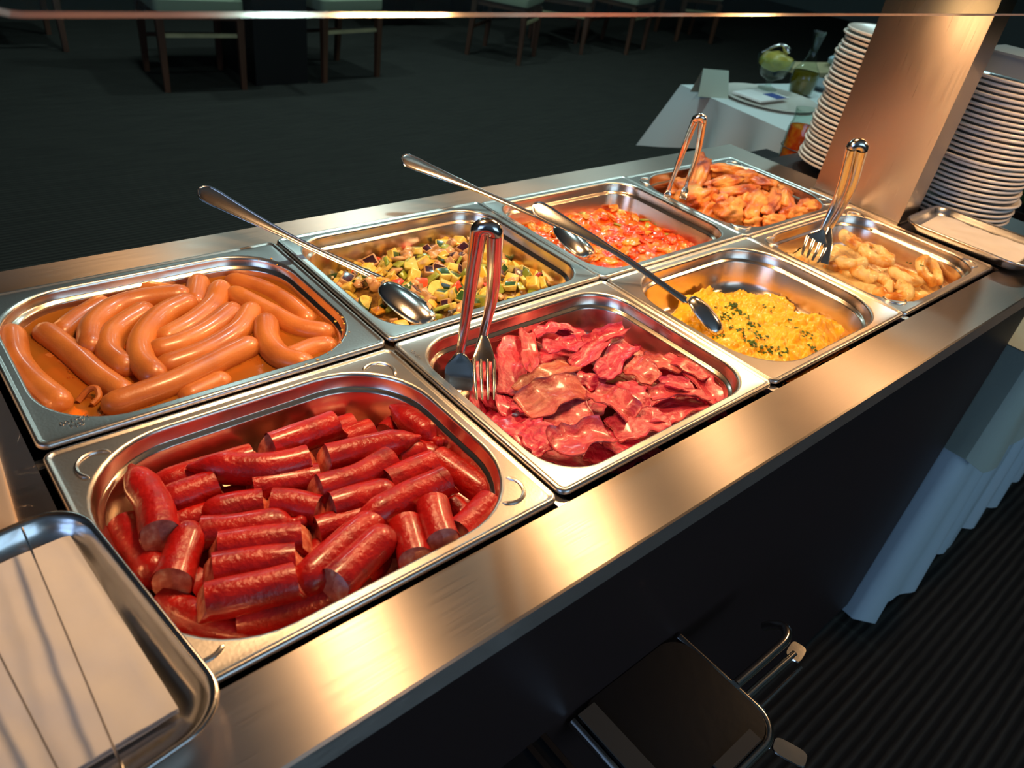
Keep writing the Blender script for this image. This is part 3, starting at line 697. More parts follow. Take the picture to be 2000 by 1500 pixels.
# ------------------------------------------------------------------ bacon
def rasher(a, b_, wd, seed, amp=0.006, fold=0.0, lift=(0, 0)):
    rnd = random.Random(seed)
    a = Vector(a); b_ = Vector(b_); c = (a + b_) / 2; Lh = (b_ - a).length / 2 * 1.12
    t = (b_ - a); t.z = 0; t.normalize(); s = Vector((-t.y, t.x, 0))
    nu, nv = 26, 12; vs = []; uvs = []
    o1, o2 = rnd.uniform(0, 9), rnd.uniform(0, 9); k1 = rnd.uniform(55, 95)
    tilt = rnd.uniform(-0.25, 0.25); dz = (b_.z - a.z)
    for i in range(nu):
        for j in range(nv):
            x = (i / (nu - 1) * 2 - 1); y = (j / (nv - 1) * 2 - 1)
            px_ = x * Lh * (1 + 0.06 * noise.noise(Vector((y * 2 + o1, 0, 0)))); py_ = y * wd / 2 * (1 + 0.28 * noise.noise(Vector((x * 2.2 + o2, y, o1)))) * (1 - 0.25 * x ** 6)
            q = Vector((px_ * 24 + o1, py_ * 24 + o2, seed * 1.7))
            z = amp * (0.9 * noise.noise(q) + 0.32 * noise.noise(q * 2.6)) * 1.6
            z += amp * 0.55 * sin(px_ * k1 + o1 + py_ * 25) * (0.5 + 0.5 * abs(y))
            z += tilt * py_ + x * dz / 2 + fold * (y * y) * 0.008 + lift[0] * max(0, -x) ** 2 + lift[1] * max(0, x) ** 2
            vs.append(t * px_ + s * (py_ + 0.004 * noise.noise(Vector((x * 3, o2, 1)))) + Vector((0, 0, z)))
            uvs.append((i / (nu - 1), j / (nv - 1)))
    th = 0.0016; n_ = len(vs)
    fs = []
    for i in range(nu - 1):
        for j in range(nv - 1):
            q = i * nv + j; fs.append((q, q + nv, q + nv + 1, q + 1))
    bot = [p - Vector((0, 0, th)) for p in vs]
    fb = [tuple(n_ + k for k in reversed(f)) for f in fs]
    ring = [i * nv for i in range(nu)] + [(nu - 1) * nv + j for j in range(1, nv)] + [i * nv + nv - 1 for i in reversed(range(nu - 1))] + [j for j in reversed(range(1, nv - 1))]
    fr_ = [(ring[k], ring[(k + 1) % len(ring)], n_ + ring[(k + 1) % len(ring)], n_ + ring[k]) for k in range(len(ring))]
    me = bpy.data.meshes.new('bacon_rasher'); me.from_pydata([tuple(p) for p in vs + bot], [], fs + fb + fr_)
    ul = me.uv_layers.new(name='UVMap'); uu = uvs + uvs
    vi = [0] * len(me.loops); me.loops.foreach_get('vertex_index', vi)
    ul.data.foreach_set('uv', [c_ for k in vi for c_ in uu[k]])
    me.materials.append(M['bacon']); me.polygons.foreach_set('use_smooth', [True] * len(me.polygons)); me.update()
    o = link('bacon_rasher', me); o.location = c
    return o
BA = [
 # base layer
 ((960, 700), (980, 800), -.044, .050, 0, 0, ''), ((1040, 690), (1150, 700), -.042, .055, 0, 0, ''), ((1150, 700), (1260, 740), -.042, .055, 0, 0, ''),
 ((1000, 800), (1100, 850), -.040, .055, 0, 0, ''), ((1110, 850), (1220, 860), -.038, .055, 0, 0, ''), ((1230, 830), (1330, 800), -.038, .055, 0, 0, ''),
 ((1250, 740), (1370, 770), -.042, .055, 0, 0, ''), ((1080, 760), (1180, 790), -.036, .055, 0, 0, ''), ((1300, 810), (1400, 790), -.036, .04, 0, 0, ''),
 ((1180, 890), (1270, 860), -.034, .045, 0, 0, ''), ((1060, 880), (1150, 900), -.034, .040, 0, 0, ''),
 ((1120, 700), (1220, 720), -.050, .06, 0, 0, ''), ((1180, 760), (1290, 800), -.046, .06, 0, 0, ''), ((1010, 720), (1110, 760), -.048, .06, 0, 0, ''), ((1080, 660), (1180, 680), -.048, .05, 0, 0, ''), ((1240, 700), (1330, 720), -.046, .05, 0, 0, ''),
 # upper layers
 ((1002, 655), (1000, 765), -.024, .034, .10, 0, 'flat pale pink rasher lying upright at back left beside the tongs'),
 ((1030, 650), (1038, 722), -.020, .020, .2, 0, 'narrow fatty rasher next to the flat pale one'),
 ((976, 700), (1004, 810), -.030, .036, 0, 0, 'pink rasher beneath the fork head of the tongs'),
 ((1050, 650), (1110, 642), -.022, .024, 0, 0, 'deep magenta rasher against the back wall'),
 ((1070, 690), (1128, 662), -.018, .030, 0, 0, 'rippled rasher with two dark lean ovals at the back'),
 ((1090, 640), (1148, 655), -.022, .026, .0, 0, 'magenta and cream rasher along the back wall'),
 ((1130, 705), (1205, 655), -.018, .026, 0, 0, 'folded pink rasher slanting to the back wall'),
 ((1148, 665), (1216, 650), -.020, .024, .1, 0, 'rasher with orange edge highest at the back'),
 ((1175, 735), (1232, 676), -.018, .028, .0, 0, 'glossy striped rasher leaning right of the back heap'),
 ((1200, 690), (1232, 700), -.024, .022, .0, 0, 'crumpled rasher end at the back right of the heap'),
 ((1022, 762), (1112, 716), -.016, .032, .75, 0, 'browned crinkled rasher across the middle left'),
 ((1030, 792), (1140, 752), -.012, .042, .55, 0, 'broad shining rasher on top in the centre with brown fat'),
 ((1050, 815), (1150, 800), -.014, .036, .25, 0, 'red crisp rasher just below the broad central one'),
 ((1160, 765), (1232, 812), -.011, .036, .25, 1, 'curled rasher with pale golden edge, right of centre'),
 ((1085, 872), (1178, 842), -.010, .044, .2, 1, 'cupped glossy rasher nearest the front rim, centre'),
 ((975, 806), (1052, 862), -.026, .040, .0, 0, 'smooth pink rasher along the left wall'),
 ((1030, 822), (1070, 880), -.020, .030, .0, 0, 'dark lean rasher at the front left'),
 ((1000, 792), (1052, 800), -.018, .018, .0, 0, 'bright red rasher edge below the fork head'),
 ((1180, 862), (1262, 872), -.018, .034, .0, 0, 'flat pink rasher at the front rim'),
 ((1200, 842), (1292, 820), -.018, .036, .1, 0, 'rasher with pale wrinkled fat toward the front right'),
 ((1262, 812), (1372, 786), -.016, .034, .1, 0, 'long red rasher parallel to the front rim at right'),
 ((1278, 776), (1375, 770), -.014, .030, .2, 0, 'rasher with scalloped fat edge, right side'),
 ((1222, 706), (1275, 742), -.018, .034, .35, 0, 'brownish rasher folded at the right of the heap'),
 ((1216, 742), (1250, 800), -.017, .030, .1, 0, 'crumpled silvery pink rasher, right of centre'),
 ((1262, 705), (1330, 712), -.020, .024, .4, 0, 'thin rasher with brown ridge at the back right'),
 ((1302, 694), (1378, 736), -.022, .026, .1, 0, 'dark red rasher along the right wall'),
 ((1345, 716), (1402, 784), -.026, .028, .1, 0, 'red rasher sloping into the right end of the pan'),
 ((1256, 690), (1268, 706), -.018, .014, .0, 0, 'small pointed rasher tip sticking up at the right'),
 ((1296, 752), (1350, 746), -.013, .024, .0, 0, 'pink rasher with two dark lean spots at the right'),
 ((926, 728), (950, 800), -.038, .030, .0, 0, 'pink rasher under the spatula head at the left wall'),
 ((948, 806), (992, 846), -.032, .030, .0, 0, 'pink rasher end pressed to the left wall in front of the fork'),
 ((1150, 880), (1206, 900), -.020, .034, .0, 0, 'rasher tucked under the front rim'),
 ((1398, 762), (1412, 790), -.030, .014, .0, 0, 'lone orange red scrap by the right wall'),
 ((1130, 730), (1180, 745), -.022, .024, .0, 0, 'dark shaded rasher in the hollow behind the centre'),
]
for i, (a, b_, z, wd, crisp, curl, lab) in enumerate(BA):
    top = bool(lab)
    o = rasher(at(*a, z), at(*b_, z), wd, 300 + i, 0.0058 if top else 0.004, 1.0 if curl else random.Random(i).uniform(-.3, .8))
    o['crisp'] = float(crisp)
    tag(o, lab if lab else 'pink bacon rasher of the bottom layer under the heap', 'bacon', 'bacon rashers in the front centre pan' if lab else 'bottom layer of bacon rashers')

# ------------------------------------------------------------------ lumps (generic food pieces)
def lump_mesh(name, sx, sy, sz, seed, mat, rough=0.25, f=1.6, sub=3, hole=0):
    bm = bmesh.new(); bmesh.ops.create_icosphere(bm, subdivisions=sub, radius=1)
    for v in bm.verts:
        p = v.co.copy(); q = p * f + Vector((seed * 3.1, seed * 1.3, 0))
        d = 1 + rough * noise.noise(q) * 1.6 + rough * 0.5 * noise.noise(q * 2.7)
        v.co = Vector((p.x * sx, p.y * sy, p.z * sz)) * d
        for f_ in v.link_faces: f_.smooth = True
    me = bpy.data.meshes.new(name); bm.to_mesh(me); bm.free(); me.materials.append(mat)
    return me

def cube_mesh(name, s, seed, mats, sk=1, dims=(1, 1, 1)):
    rnd = random.Random(seed); bm = bmesh.new(); bmesh.ops.create_cube(bm, size=1)
    for v in bm.verts:
        v.co = Vector((v.co.x * dims[0] * s * rnd.uniform(.75, 1.2), v.co.y * dims[1] * s * rnd.uniform(.75, 1.2), v.co.z * dims[2] * s * rnd.uniform(.8, 1.15)))
    bm.faces.ensure_lookup_table()
    if sk and len(mats) > 1:
        bm.faces[5].material_index = 1
        if rnd.random() < .4: bm.faces[1].material_index = 1
    bmesh.ops.bevel(bm, geom=list(bm.edges), offset=s * 0.13, segments=2, affect='EDGES', profile=0.6)
    for f_ in bm.faces: f_.smooth = True
    me = bpy.data.meshes.new(name); bm.to_mesh(me); bm.free()
    for mm in mats: me.materials.append(mm)
    return me

def inpoly(x, y, P):
    c = False; j = len(P) - 1
    for i in range(len(P)):
        if (P[i][1] > y) != (P[j][1] > y) and x < (P[j][0] - P[i][0]) * (y - P[i][1]) / (P[j][1] - P[i][1]) + P[i][0]: c = not c
        j = i
    return c
def edgedist(x, y, P):
    d = 9; p = Vector((x, y))
    for i in range(len(P)):
        a, b_ = Vector(P[i - 1][:2]), Vector(P[i][:2]); ab = b_ - a
        t = max(0, min(1, (p - a).dot(ab) / ab.length_squared)); d = min(d, (p - a - ab * t).length)
    return d

# ------------------------------------------------------------------ diced vegetables
KINDS = {
 'courgette_dice': ('courgette dice with green skin', 'courgette', [cube_mesh('courgette_dice', .0128, k, [M['courgette_flesh'], M['courgette_skin']], 1, (1, 1, .75)) for k in range(7)]),
 'pale_courgette_dice': ('peeled pale yellow courgette dice', 'courgette', [cube_mesh('pale_courgette_dice', .0122, 20 + k, [M['courgette_flesh']], 0, (1.1, 1, .6)) for k in range(4)]),
 'green_pepper_piece': ('olive green pepper square', 'pepper', [cube_mesh('green_pepper_piece', .0130, 40 + k, [M['green_pepper']], 0, (1.1, 1, .38)) for k in range(4)]),
 'yellow_pepper_piece': ('golden yellow pepper square', 'pepper', [cube_mesh('yellow_pepper_piece', .0132, 60 + k, [M['yellow_pepper']], 0, (1.1, 1, .38)) for k in range(4)]),
 'red_pepper_piece': ('bright red pepper square', 'pepper', [cube_mesh('red_pepper_piece', .0125, 80 + k, [M['red_pepper']], 0, (1, 1, .45)) for k in range(4)]),
 'aubergine_dice': ('brown aubergine cube with purple skin', 'aubergine', [cube_mesh('aubergine_dice', .0125, 100 + k, [M['aubergine_flesh'], M['aubergine_skin']], 1) for k in range(5)]),
 'onion_piece': ('soft pinkish brown onion piece', 'onion', [lump_mesh('onion_piece', .0075, .006, .0035, 120 + k, M['onion'], .35, 1.5, 2) for k in range(5)]),
}
def half_slice(seed):
    mb = MB(); rnd = random.Random(seed); r0 = rnd.uniform(.0105, .0130); th = .0024
    arc = [Vector((r0 * cos(a), r0 * sin(a) * .95, 0)) for a in [pi * k / 14 for k in range(15)]]
    n_ = len(arc); mb.add([p + Vector((0, 0, th)) for p in arc], [tuple(range(n_))], 0); mb.add([p - Vector((0, 0, th)) for p in arc], [tuple(reversed(range(n_)))], 0)
    mb.loops([[p * 1.0 + Vector((0, 0, th)) for p in arc], [p * 1.04 for p in arc], [p - Vector((0, 0, th)) for p in arc]], False, False, False, 1)
    mb.loops([[arc[0] + Vector((0, 0, th)), arc[0] - Vector((0, 0, th))], [arc[-1] + Vector((0, 0, th)), arc[-1] - Vector((0, 0, th))]], False)
    return mb.mesh('courgette_half_slice', [M['courgette_flesh'], M['courgette_skin']], False)
KINDS['courgette_half_slice'] = ('half moon courgette slice', 'courgette', [half_slice(k) for k in range(5)])
order = ['courgette_half_slice'] * 5 + ['courgette_dice'] * 6 + ['pale_courgette_dice'] * 4 + ['green_pepper_piece'] * 4 + ['yellow_pepper_piece'] * 4 + ['red_pepper_piece'] * 2 + ['aubergine_dice'] * 5 + ['onion_piece'] * 6
vegP = [at(u, v, -.04) for u, v in [(622, 560), (650, 535), (700, 512), (725, 492), (790, 476), (860, 462), (930, 470), (1000, 492), (1050, 525), (1085, 556)]]
vegP = [(p.x, p.y) for p in vegP] + [(.636, .300), (.625, .285), (.36, .285), (.345, .31)]
vegP = [(min(max(x, .347), .637), min(max(y, .287), .512)) for x, y in vegP]
cxm, cym = .47, .41
def veg_h(x, y):
    d = edgedist(x, y, vegP)
    return -.052 + .026 * min(1, d / .045) + 0.006 * noise.noise(Vector((x * 25, y * 25, 1)))
random.seed(21); placed = []; tries = 0
while len(placed) < 292 and tries < 40000:
    tries += 1
    x, y = random.uniform(.345, .640), random.uniform(.285, .515)
    if not inpoly(x, y, vegP): continue
    if any((x - a) ** 2 + (y - b_) ** 2 < (.0112 if tries < 20000 else .0098) ** 2 for a, b_ in placed): continue
    placed.append((x, y))
for k, (x, y) in enumerate(placed):
    kd = random.choice(order); lab, cat, mm = KINDS[kd]
    o = link(kd, random.choice(mm)); o.location = (x, y, H + veg_h(x, y) + random.uniform(.002, .008))
    o.rotation_euler = (random.gauss(0, .5), random.gauss(0, .5), random.uniform(0, 6.3)); s = random.uniform(.9, 1.45); o.scale = (s, s * random.uniform(.8, 1.2), s * random.uniform(.7, 1.1))
    zone = 'along the back of' if y > .46 else ('along the front rim of' if y < .325 else ('at the left end of' if x < .42 else ('at the right end of' if x > .57 else 'in the middle of')))
    tag(o, lab + ' ' + zone + ' the vegetable pan', cat, lab + ' pieces ' + zone + ' the vegetable pan')

def heap(name, P, hf, mat, label, cat, x0, x1, y0, y1, nx, ny, floor=-.066, kind='stuff'):
    """height-field of soft food over polygon P"""
    idx = {}; mb = MB(); vs = []; fs = []
    for i in range(nx + 1):
        for j in range(ny + 1):
            x = x0 + (x1 - x0) * i / nx; y = y0 + (y1 - y0) * j / ny
            if inpoly(x, y, P): idx[i, j] = len(vs); vs.append((x, y, H + hf(x, y)))
    for i in range(nx):
        for j in range(ny):
            q = [(i, j), (i + 1, j), (i + 1, j + 1), (i, j + 1)]
            if all(k in idx for k in q): fs.append(tuple(idx[k] for k in q))
    mb.add(vs, fs)
    o = mb.build(name, mat, None, True, None)
    if label: tag(o, label, cat, kind=kind)
    return o
heap('vegetable_juices', vegP, lambda x, y: veg_h(x, y) - .001, M['veg_base'], 'oily juices and crumbs under the diced vegetables', 'vegetables', .345, .64, .285, .515, 90, 70)

# ------------------------------------------------------------------ tomato stew
TP = [(p.x, p.y) for p in rrect(.65 + .021, .975 - .021, .265 + .021, .53 - .021, .034, 0, 6)]
def tom_h(x, y):
    q = Vector((x * 42, y * 42, 3))
    return -.042 + .006 * noise.noise(q) + .004 * noise.noise(q * 2.4) + .007 * math.exp(-((x - .83) ** 2 + (y - .39) ** 2) / .006)
heap('tomato_stew', TP, tom_h, M['tomato'], 'chunky red tomato stew filling the pan', 'stew', .665, .96, .28, .515, 130, 110)
random.seed(8)
tmesh = {'yellow_pepper_strip': [lump_mesh('yellow_pepper_strip', .0135, .0085, .0042, 140 + k, M['pepper_soft'], .45, 1.4, 3) for k in range(5)],
         'tomato_chunk': [lump_mesh('tomato_chunk', .010, .008, .004, 150 + k, M['tomato_piece'], .35, 1.5, 3) for k in range(4)],
         'green_pepper_strip': [cube_mesh('green_pepper_strip', .012, 160 + k, [M['green_pepper']], 0, (1.3, .8, .3)) for k in range(3)]}
tl = {'yellow_pepper_strip': ('soft orange yellow pepper strip in the tomato stew', 'pepper'), 'tomato_chunk': ('glossy red tomato chunk in the tomato stew', 'tomato'), 'green_pepper_strip': ('small olive green pepper bit in the tomato stew', 'pepper')}
def stew_piece(kd, u, v, s=1.0):
    p = at(u, v, -.038)
    if not inpoly(p.x, p.y, TP): return
    o = link(kd, random.choice(tmesh[kd])); o.location = (p.x, p.y, H + tom_h(p.x, p.y) + .001)
    o.rotation_euler = (random.gauss(0, .25), random.gauss(0, .25), random.uniform(0, 6.3)); o.scale = (s, s, s)
    tag(o, tl[kd][0], tl[kd][1], tl[kd][0] + ' pieces')
for u, v in [(1160, 405), (1135, 412), (1145, 425), (1175, 398), (1200, 405), (1120, 430), (1195, 425), (1215, 410), (1105, 420), (1170, 500), (1190, 506), (1160, 492), (1215, 500), (1130, 445), (1240, 425), (1300, 490), (1230, 480), (1085, 455), (1150, 470), (1260, 455), (1180, 450), (1285, 435), (1065, 445), (1040, 440)]:
    stew_piece('yellow_pepper_strip', u, v, random.uniform(.7, 1.1))
for u, v in [(1250, 460), (1265, 470), (1240, 450), (1285, 465), (1270, 448), (1255, 475), (1210, 440), (1225, 460), (1160, 440), (1310, 470), (1330, 462), (1345, 470), (1130, 460), (1190, 470), (1210, 485), (1300, 450), (1230, 500), (1100, 440), (1180, 425), (1250, 495), (1225, 400)]:
    stew_piece('tomato_chunk', u, v, random.uniform(.7, 1.15))
for u, v in [(1258, 428), (1205, 442), (1228, 490), (1300, 456), (1120, 405), (1140, 415), (1265, 436)]:
    stew_piece('green_pepper_strip', u, v, random.uniform(.6, .9))

# ------------------------------------------------------------------ scrambled egg
EP = [at(u, v, z) for u, v, z in [(1300, 600, -.035), (1335, 572, -.040), (1385, 556, -.042), (1450, 558, -.042), (1500, 568, -.044), (1530, 582, -.050), (1545, 606, -.058), (1560, 628, -.060), (1600, 628, -.060), (1630, 640, -.062), (1650, 662, -.062), (1625, 682, -.060)]]
EP = [(p.x, p.y) for p in EP] + [(.90, .022), (.74, .022), (.70, .035), (.675, .07), (.672, .17)]
EP = [(min(max(x, .672), .952), min(max(y, .022), .243)) for x, y in EP]
def egg_h(x, y):
    d = edgedist(x, y, EP)
    wall = min(x - .665, .958 - x, y - .016, .249 - y)
    q = Vector((x * 60, y * 60, 5))
    lumps = .0055 * abs(noise.noise(q)) + .004 * abs(noise.noise(q * 2.1)) + .006 * noise.noise(q * .5) + .0018 * noise.noise(q * 5)
    base = max(d / .03, 0.0) if wall > .02 else max(d / .03, .55)
    return -.064 + .024 * min(1, base) ** .6 + lumps * (0.4 + min(1, base))
heap('scrambled_egg', EP, egg_h, M['egg'], 'mound of bright yellow scrambled egg sprinkled with parsley', 'egg', .665, .96, .015, .25, 190, 150)
def leafbits(name, pts, hf, n, sp, label, size=.0030, par=None):
    random.seed(len(pts) + n); mb = MB()
    for (u, v, z, k) in pts:
        c = at(u, v, z)
        for _ in range(k):
            x = c.x + random.gauss(0, sp); y = c.y + random.gauss(0, sp); s = random.uniform(.5, 1.2) * size
            zz = H + hf(x, y) + .0012; a = random.uniform(0, 6.3)
            pts_ = [Vector((x + s * r_ * cos(a + t), y + s * r_ * sin(a + t), zz + random.uniform(-.0004, .0012))) for t, r_ in ((0, 1.3), (.9, .6), (1.7, 1.1), (2.6, .5), (3.6, 1.0), (4.6, .55), (5.4, .9))]
            mb.add(pts_, [tuple(range(7))]); mb.add([p - Vector((0, 0, .0004)) for p in pts_], [tuple(reversed(range(7)))])
    tag(mb.build(name, M['parsley'], None, False), label, 'parsley', kind='stuff')
leafbits('chopped_parsley', [(1430, 600, -.035, 26), (1415, 612, -.035, 14), (1445, 608, -.035, 14), (1470, 632, -.035, 12), (1435, 640, -.035, 10), (1480, 655, -.035, 14), (1475, 672, -.035, 16), (1500, 678, -.035, 12), (1525, 688, -.035, 12), (1568, 660, -.04, 12), (1450, 658, -.035, 6), (1585, 682, -.04, 5), (1495, 610, -.04, 4), (1385, 570, -.04, 4), (1540, 640, -.04, 3), (1405, 655, -.035, 5)], egg_h, 3, .0055, 'chopped green parsley scattered on the scrambled egg')

# ------------------------------------------------------------------ chicken
CK = [
 ((1350, 372), (1374, 322), .004, .016, 'tall browned chicken piece standing at the back left'),
 ((1385, 334), (1438, 332), .008, .013, 'dark browned chicken slice along the back rim'),
 ((1385, 362), (1440, 354), .008, .012, 'pale edged chicken slice above the heap centre'),
 ((1420, 378), (1470, 372), .004, .012, 'browned chicken slice with frayed right end'),
 ((1340, 388), (1368, 380), -.002, .021, 'large round golden chicken piece left of centre'),
 ((1330, 352), (1340, 372), -.004, .013, 'pale chicken piece between the tongs arms'),
 ((1310, 378), (1322, 368), -.016, .011, 'small orange chicken piece under the tongs'),
 ((1420, 418), (1442, 402), -.004, .020, 'rounded speckled chicken piece at the front, left one'),
 ((1464, 412), (1476, 394), -.004, .018, 'smooth golden chicken piece at the front centre'),
 ((1376, 414), (1392, 406), -.014, .014, 'chicken piece against the left front rim'),
 ((1500, 416), (1512, 382), -.004, .013, 'narrow chicken strip leaning right of centre'),
 ((1528, 384), (1538, 404), -.006, .013, 'golden chicken piece right of the narrow strip'),
 ((1540, 418), (1558, 412), -.010, .014, 'dark edged chicken piece near the front right'),
 ((1570, 408), (1590, 398), -.008, .015, 'chicken piece on its own in the right corner'),
 ((1470, 350), (1500, 362), .002, .013, 'reddish chicken piece on the back slope'),
 ((1450, 392), (1452, 382), -.002, .012, 'small chicken piece in the centre hollow'),
 ((1498, 436), (1530, 428), -.016, .013, 'chicken piece pressed on the front rim'),
 ((1462, 436), (1480, 430), -.018, .014, 'chicken piece low at the front between two big ones'),
 ((1400, 392), (1410, 400), -.006, .015, 'shaded chicken piece behind the speckled one'),
 ((1440, 345), (1470, 345), .004, .012, 'browned chicken piece top centre'),
 ((1510, 368), (1535, 378), -.008, .012, 'chicken piece on the right slope'),
 ((1320, 396), (1340, 404), -.020, .012, 'chicken piece sunk at the left rim'),
 ((1400, 432), (1420, 438), -.022, .012, 'chicken piece sunk at the front left'),
 ((1480, 378), (1494, 390), -.006, .013, 'chicken piece wedged behind the narrow strip'),
 ((1560, 425), (1570, 420), -.022, .012, 'chicken piece low at the right rim'),
]
for i, (a, b_, z, r0, lab) in enumerate(CK):
    A, B = at(*a, z - .008), at(*b_, z - .008); d = B - A; ln = d.length / 2 + r0 * .9
    o = link('chicken_piece', lump_mesh('chicken_piece', ln * 1.05, r0 * 1.16, r0 * .9, 400 + i, M['chicken'], .34, 1.5, 4))
    o.location = (A + B) / 2; o.rotation_euler = (random.uniform(-.3, .3), random.uniform(-.2, .2), math.atan2(d.y, d.x))
    tag(o, lab, 'chicken', 'chicken pieces in the back right pan')
CP = [(p.x, p.y) for p in rrect(.975 + .03, 1.3 - .03, .265 + .03, .53 - .03, .05, 0, 6)]
for i in range(26):
    random.seed(900 + i)
    x, y = random.uniform(1.02, 1.255), random.uniform(.31, .485)
    o = link('chicken_piece', lump_mesh('chicken_piece', .022, .016, .013, 440 + i % 5, M['chicken'], .3, 1.3, 3) if i < 5 else bpy.data.meshes[CKM[i % 5]])
    if i == 0: CKM = []
    if i < 5: CKM.append(o.data.name)
    o.location = (x, y, H - .046 + .018 * math.exp(-((x - 1.13) ** 2 + (y - .42) ** 2) / .004)); o.rotation_euler = (0, 0, random.uniform(0, 6))
    tag(o, 'chicken piece of the lower layer in the back right pan', 'chicken', 'lower layer of chicken pieces')

# ------------------------------------------------------------------ battered rings
def ring_mesh(R_, r_, seed, squash=.8, arc=2 * pi):
    mb = MB(); L_ = []; n = 36; k = 14
    for i in range(n + (0 if arc > 6.2 else 1)):
        a = arc * i / n; rr = R_ * (1 + .14 * noise.noise(Vector((cos(a) * 1.5, sin(a) * 1.5, seed)))); r2 = r_ * (1 + .25 * noise.noise(Vector((cos(a) * 2, sin(a) * 2, seed + 5))))
        L_.append([Vector(((rr + r2 * cos(q)) * cos(a), (rr + r2 * cos(q)) * sin(a), r2 * .9 * sin(q) + .003 * noise.noise(Vector((a * 2, seed, 2))))) * (1 + .07 * noise.noise(Vector((cos(a) * 6, sin(a) * 6, q + seed)))) for q in (2 * pi * j / k for j in range(k))])
    if arc > 6.2: L_.append(L_[0])
    for l in L_:
        for p in l: p.y *= squash
    mb.loops(L_, True, arc < 6.2, arc < 6.2)
    return mb.mesh('battered_ring', M['batter'])
RG = [
 ((1662, 470), -.020, .013, .0085, (0.35, 0.2, 0.3), 2 * pi, 'tall browned ring standing behind the tongs'),
 ((1712, 498), -.026, .019, .009, (0.15, 0.1, 0.2), 2 * pi, 'largest battered ring lying open in the middle'),
 ((1815, 528), -.030, .017, .0075, (0.5, -0.2, 0.4), 2 * pi, 'open ring tilted toward the right end'),
 ((1768, 540), -.032, .015, .008, (0.2, 0.1, 1.0), 2 * pi, 'pale ring right of the middle'),
 ((1660, 512), -.030, .014, .009, (-0.2, 0.3, 0.8), 4.2, 'curved golden piece in front of the tongs'),
 ((1685, 533), -.036, .011, .010, (0.2, -0.3, 2.0), 4.6, 'chunky pale curl near the left rim'),
 ((1742, 566), -.036, .018, .0085, (-0.1, 0.1, 2.6), 4.0, 'long orange edged piece at the front rim'),
 ((1715, 556), -.038, .013, .008, (0.1, 0.3, 4.0), 4.0, 'golden piece left of the front rim one'),
 ((1640, 528), -.040, .010, .009, (0, 0, 5.0), 3.6, 'small piece against the left rim'),
 ((1778, 572), -.042, .014, .008, (0, 0.2, 1.3), 3.6, 'pale piece low at the front right'),
 ((1575, 508), -.036, .010, .008, (0.1, 0, 0.6), 3.2, 'creamy pale piece at the left rim beside the tongs'),
]
for i, (p, z, R_, r_, rot, arc, lab) in enumerate(RG):
    o = link('battered_ring', ring_mesh(R_ * 1.42, r_ * 1.12, 500 + i * 3, .85, arc)); o.location = at(p[0], p[1], z); o.rotation_euler = rot
    tag(o, lab, 'fried ring', 'battered rings in the front right pan')
SP = [(p.x, p.y) for p in rrect(.975 + .024, 1.3 - .024, .024, .265 - .024, .045, 0, 6)]
def sau_h(x, y):
    q = Vector((x * 40, y * 40, 9)); return -.054 + .012 * max(0, min(1, (1.25 - x) / .15)) + .006 * noise.noise(q) + .003 * noise.noise(q * 2.2)
heap('cream_sauce', SP, sau_h, M['cream_sauce'], 'pale golden cream sauce with fennel shreds under the rings', 'sauce', .99, 1.285, .02, .25, 110, 90)
leafbits('dill_flecks', [(1703, 486, -.02, 4), (1770, 528, -.03, 4), (1795, 533, -.03, 3), (1712, 545, -.03, 3), (1740, 480, -.04, 3), (1690, 472, -.04, 3), (1752, 566, -.03, 2)], lambda x, y: -.018, 2, .003, 'dark green dill flecks on the battered rings', .002)

# ------------------------------------------------------------------ cutlery
def loft(name, secs, mat, parent, n=14, cap=True):
    """secs: (centre, side vector, up vector, half width, half thickness, dish)"""
    mb = MB(); L_ = []
    for c, s, u, hw, ht, dish in secs:
        L_.append([c + s * hw * cos(q) + u * (ht * sin(q) - dish * hw * (1 - abs(cos(q)) ** 2) * 1.0) for q in (2 * pi * j / n for j in range(n))])
    mb.loops(L_, True, cap, cap)
    return mb.build(name, mat, parent, True, 1.3)

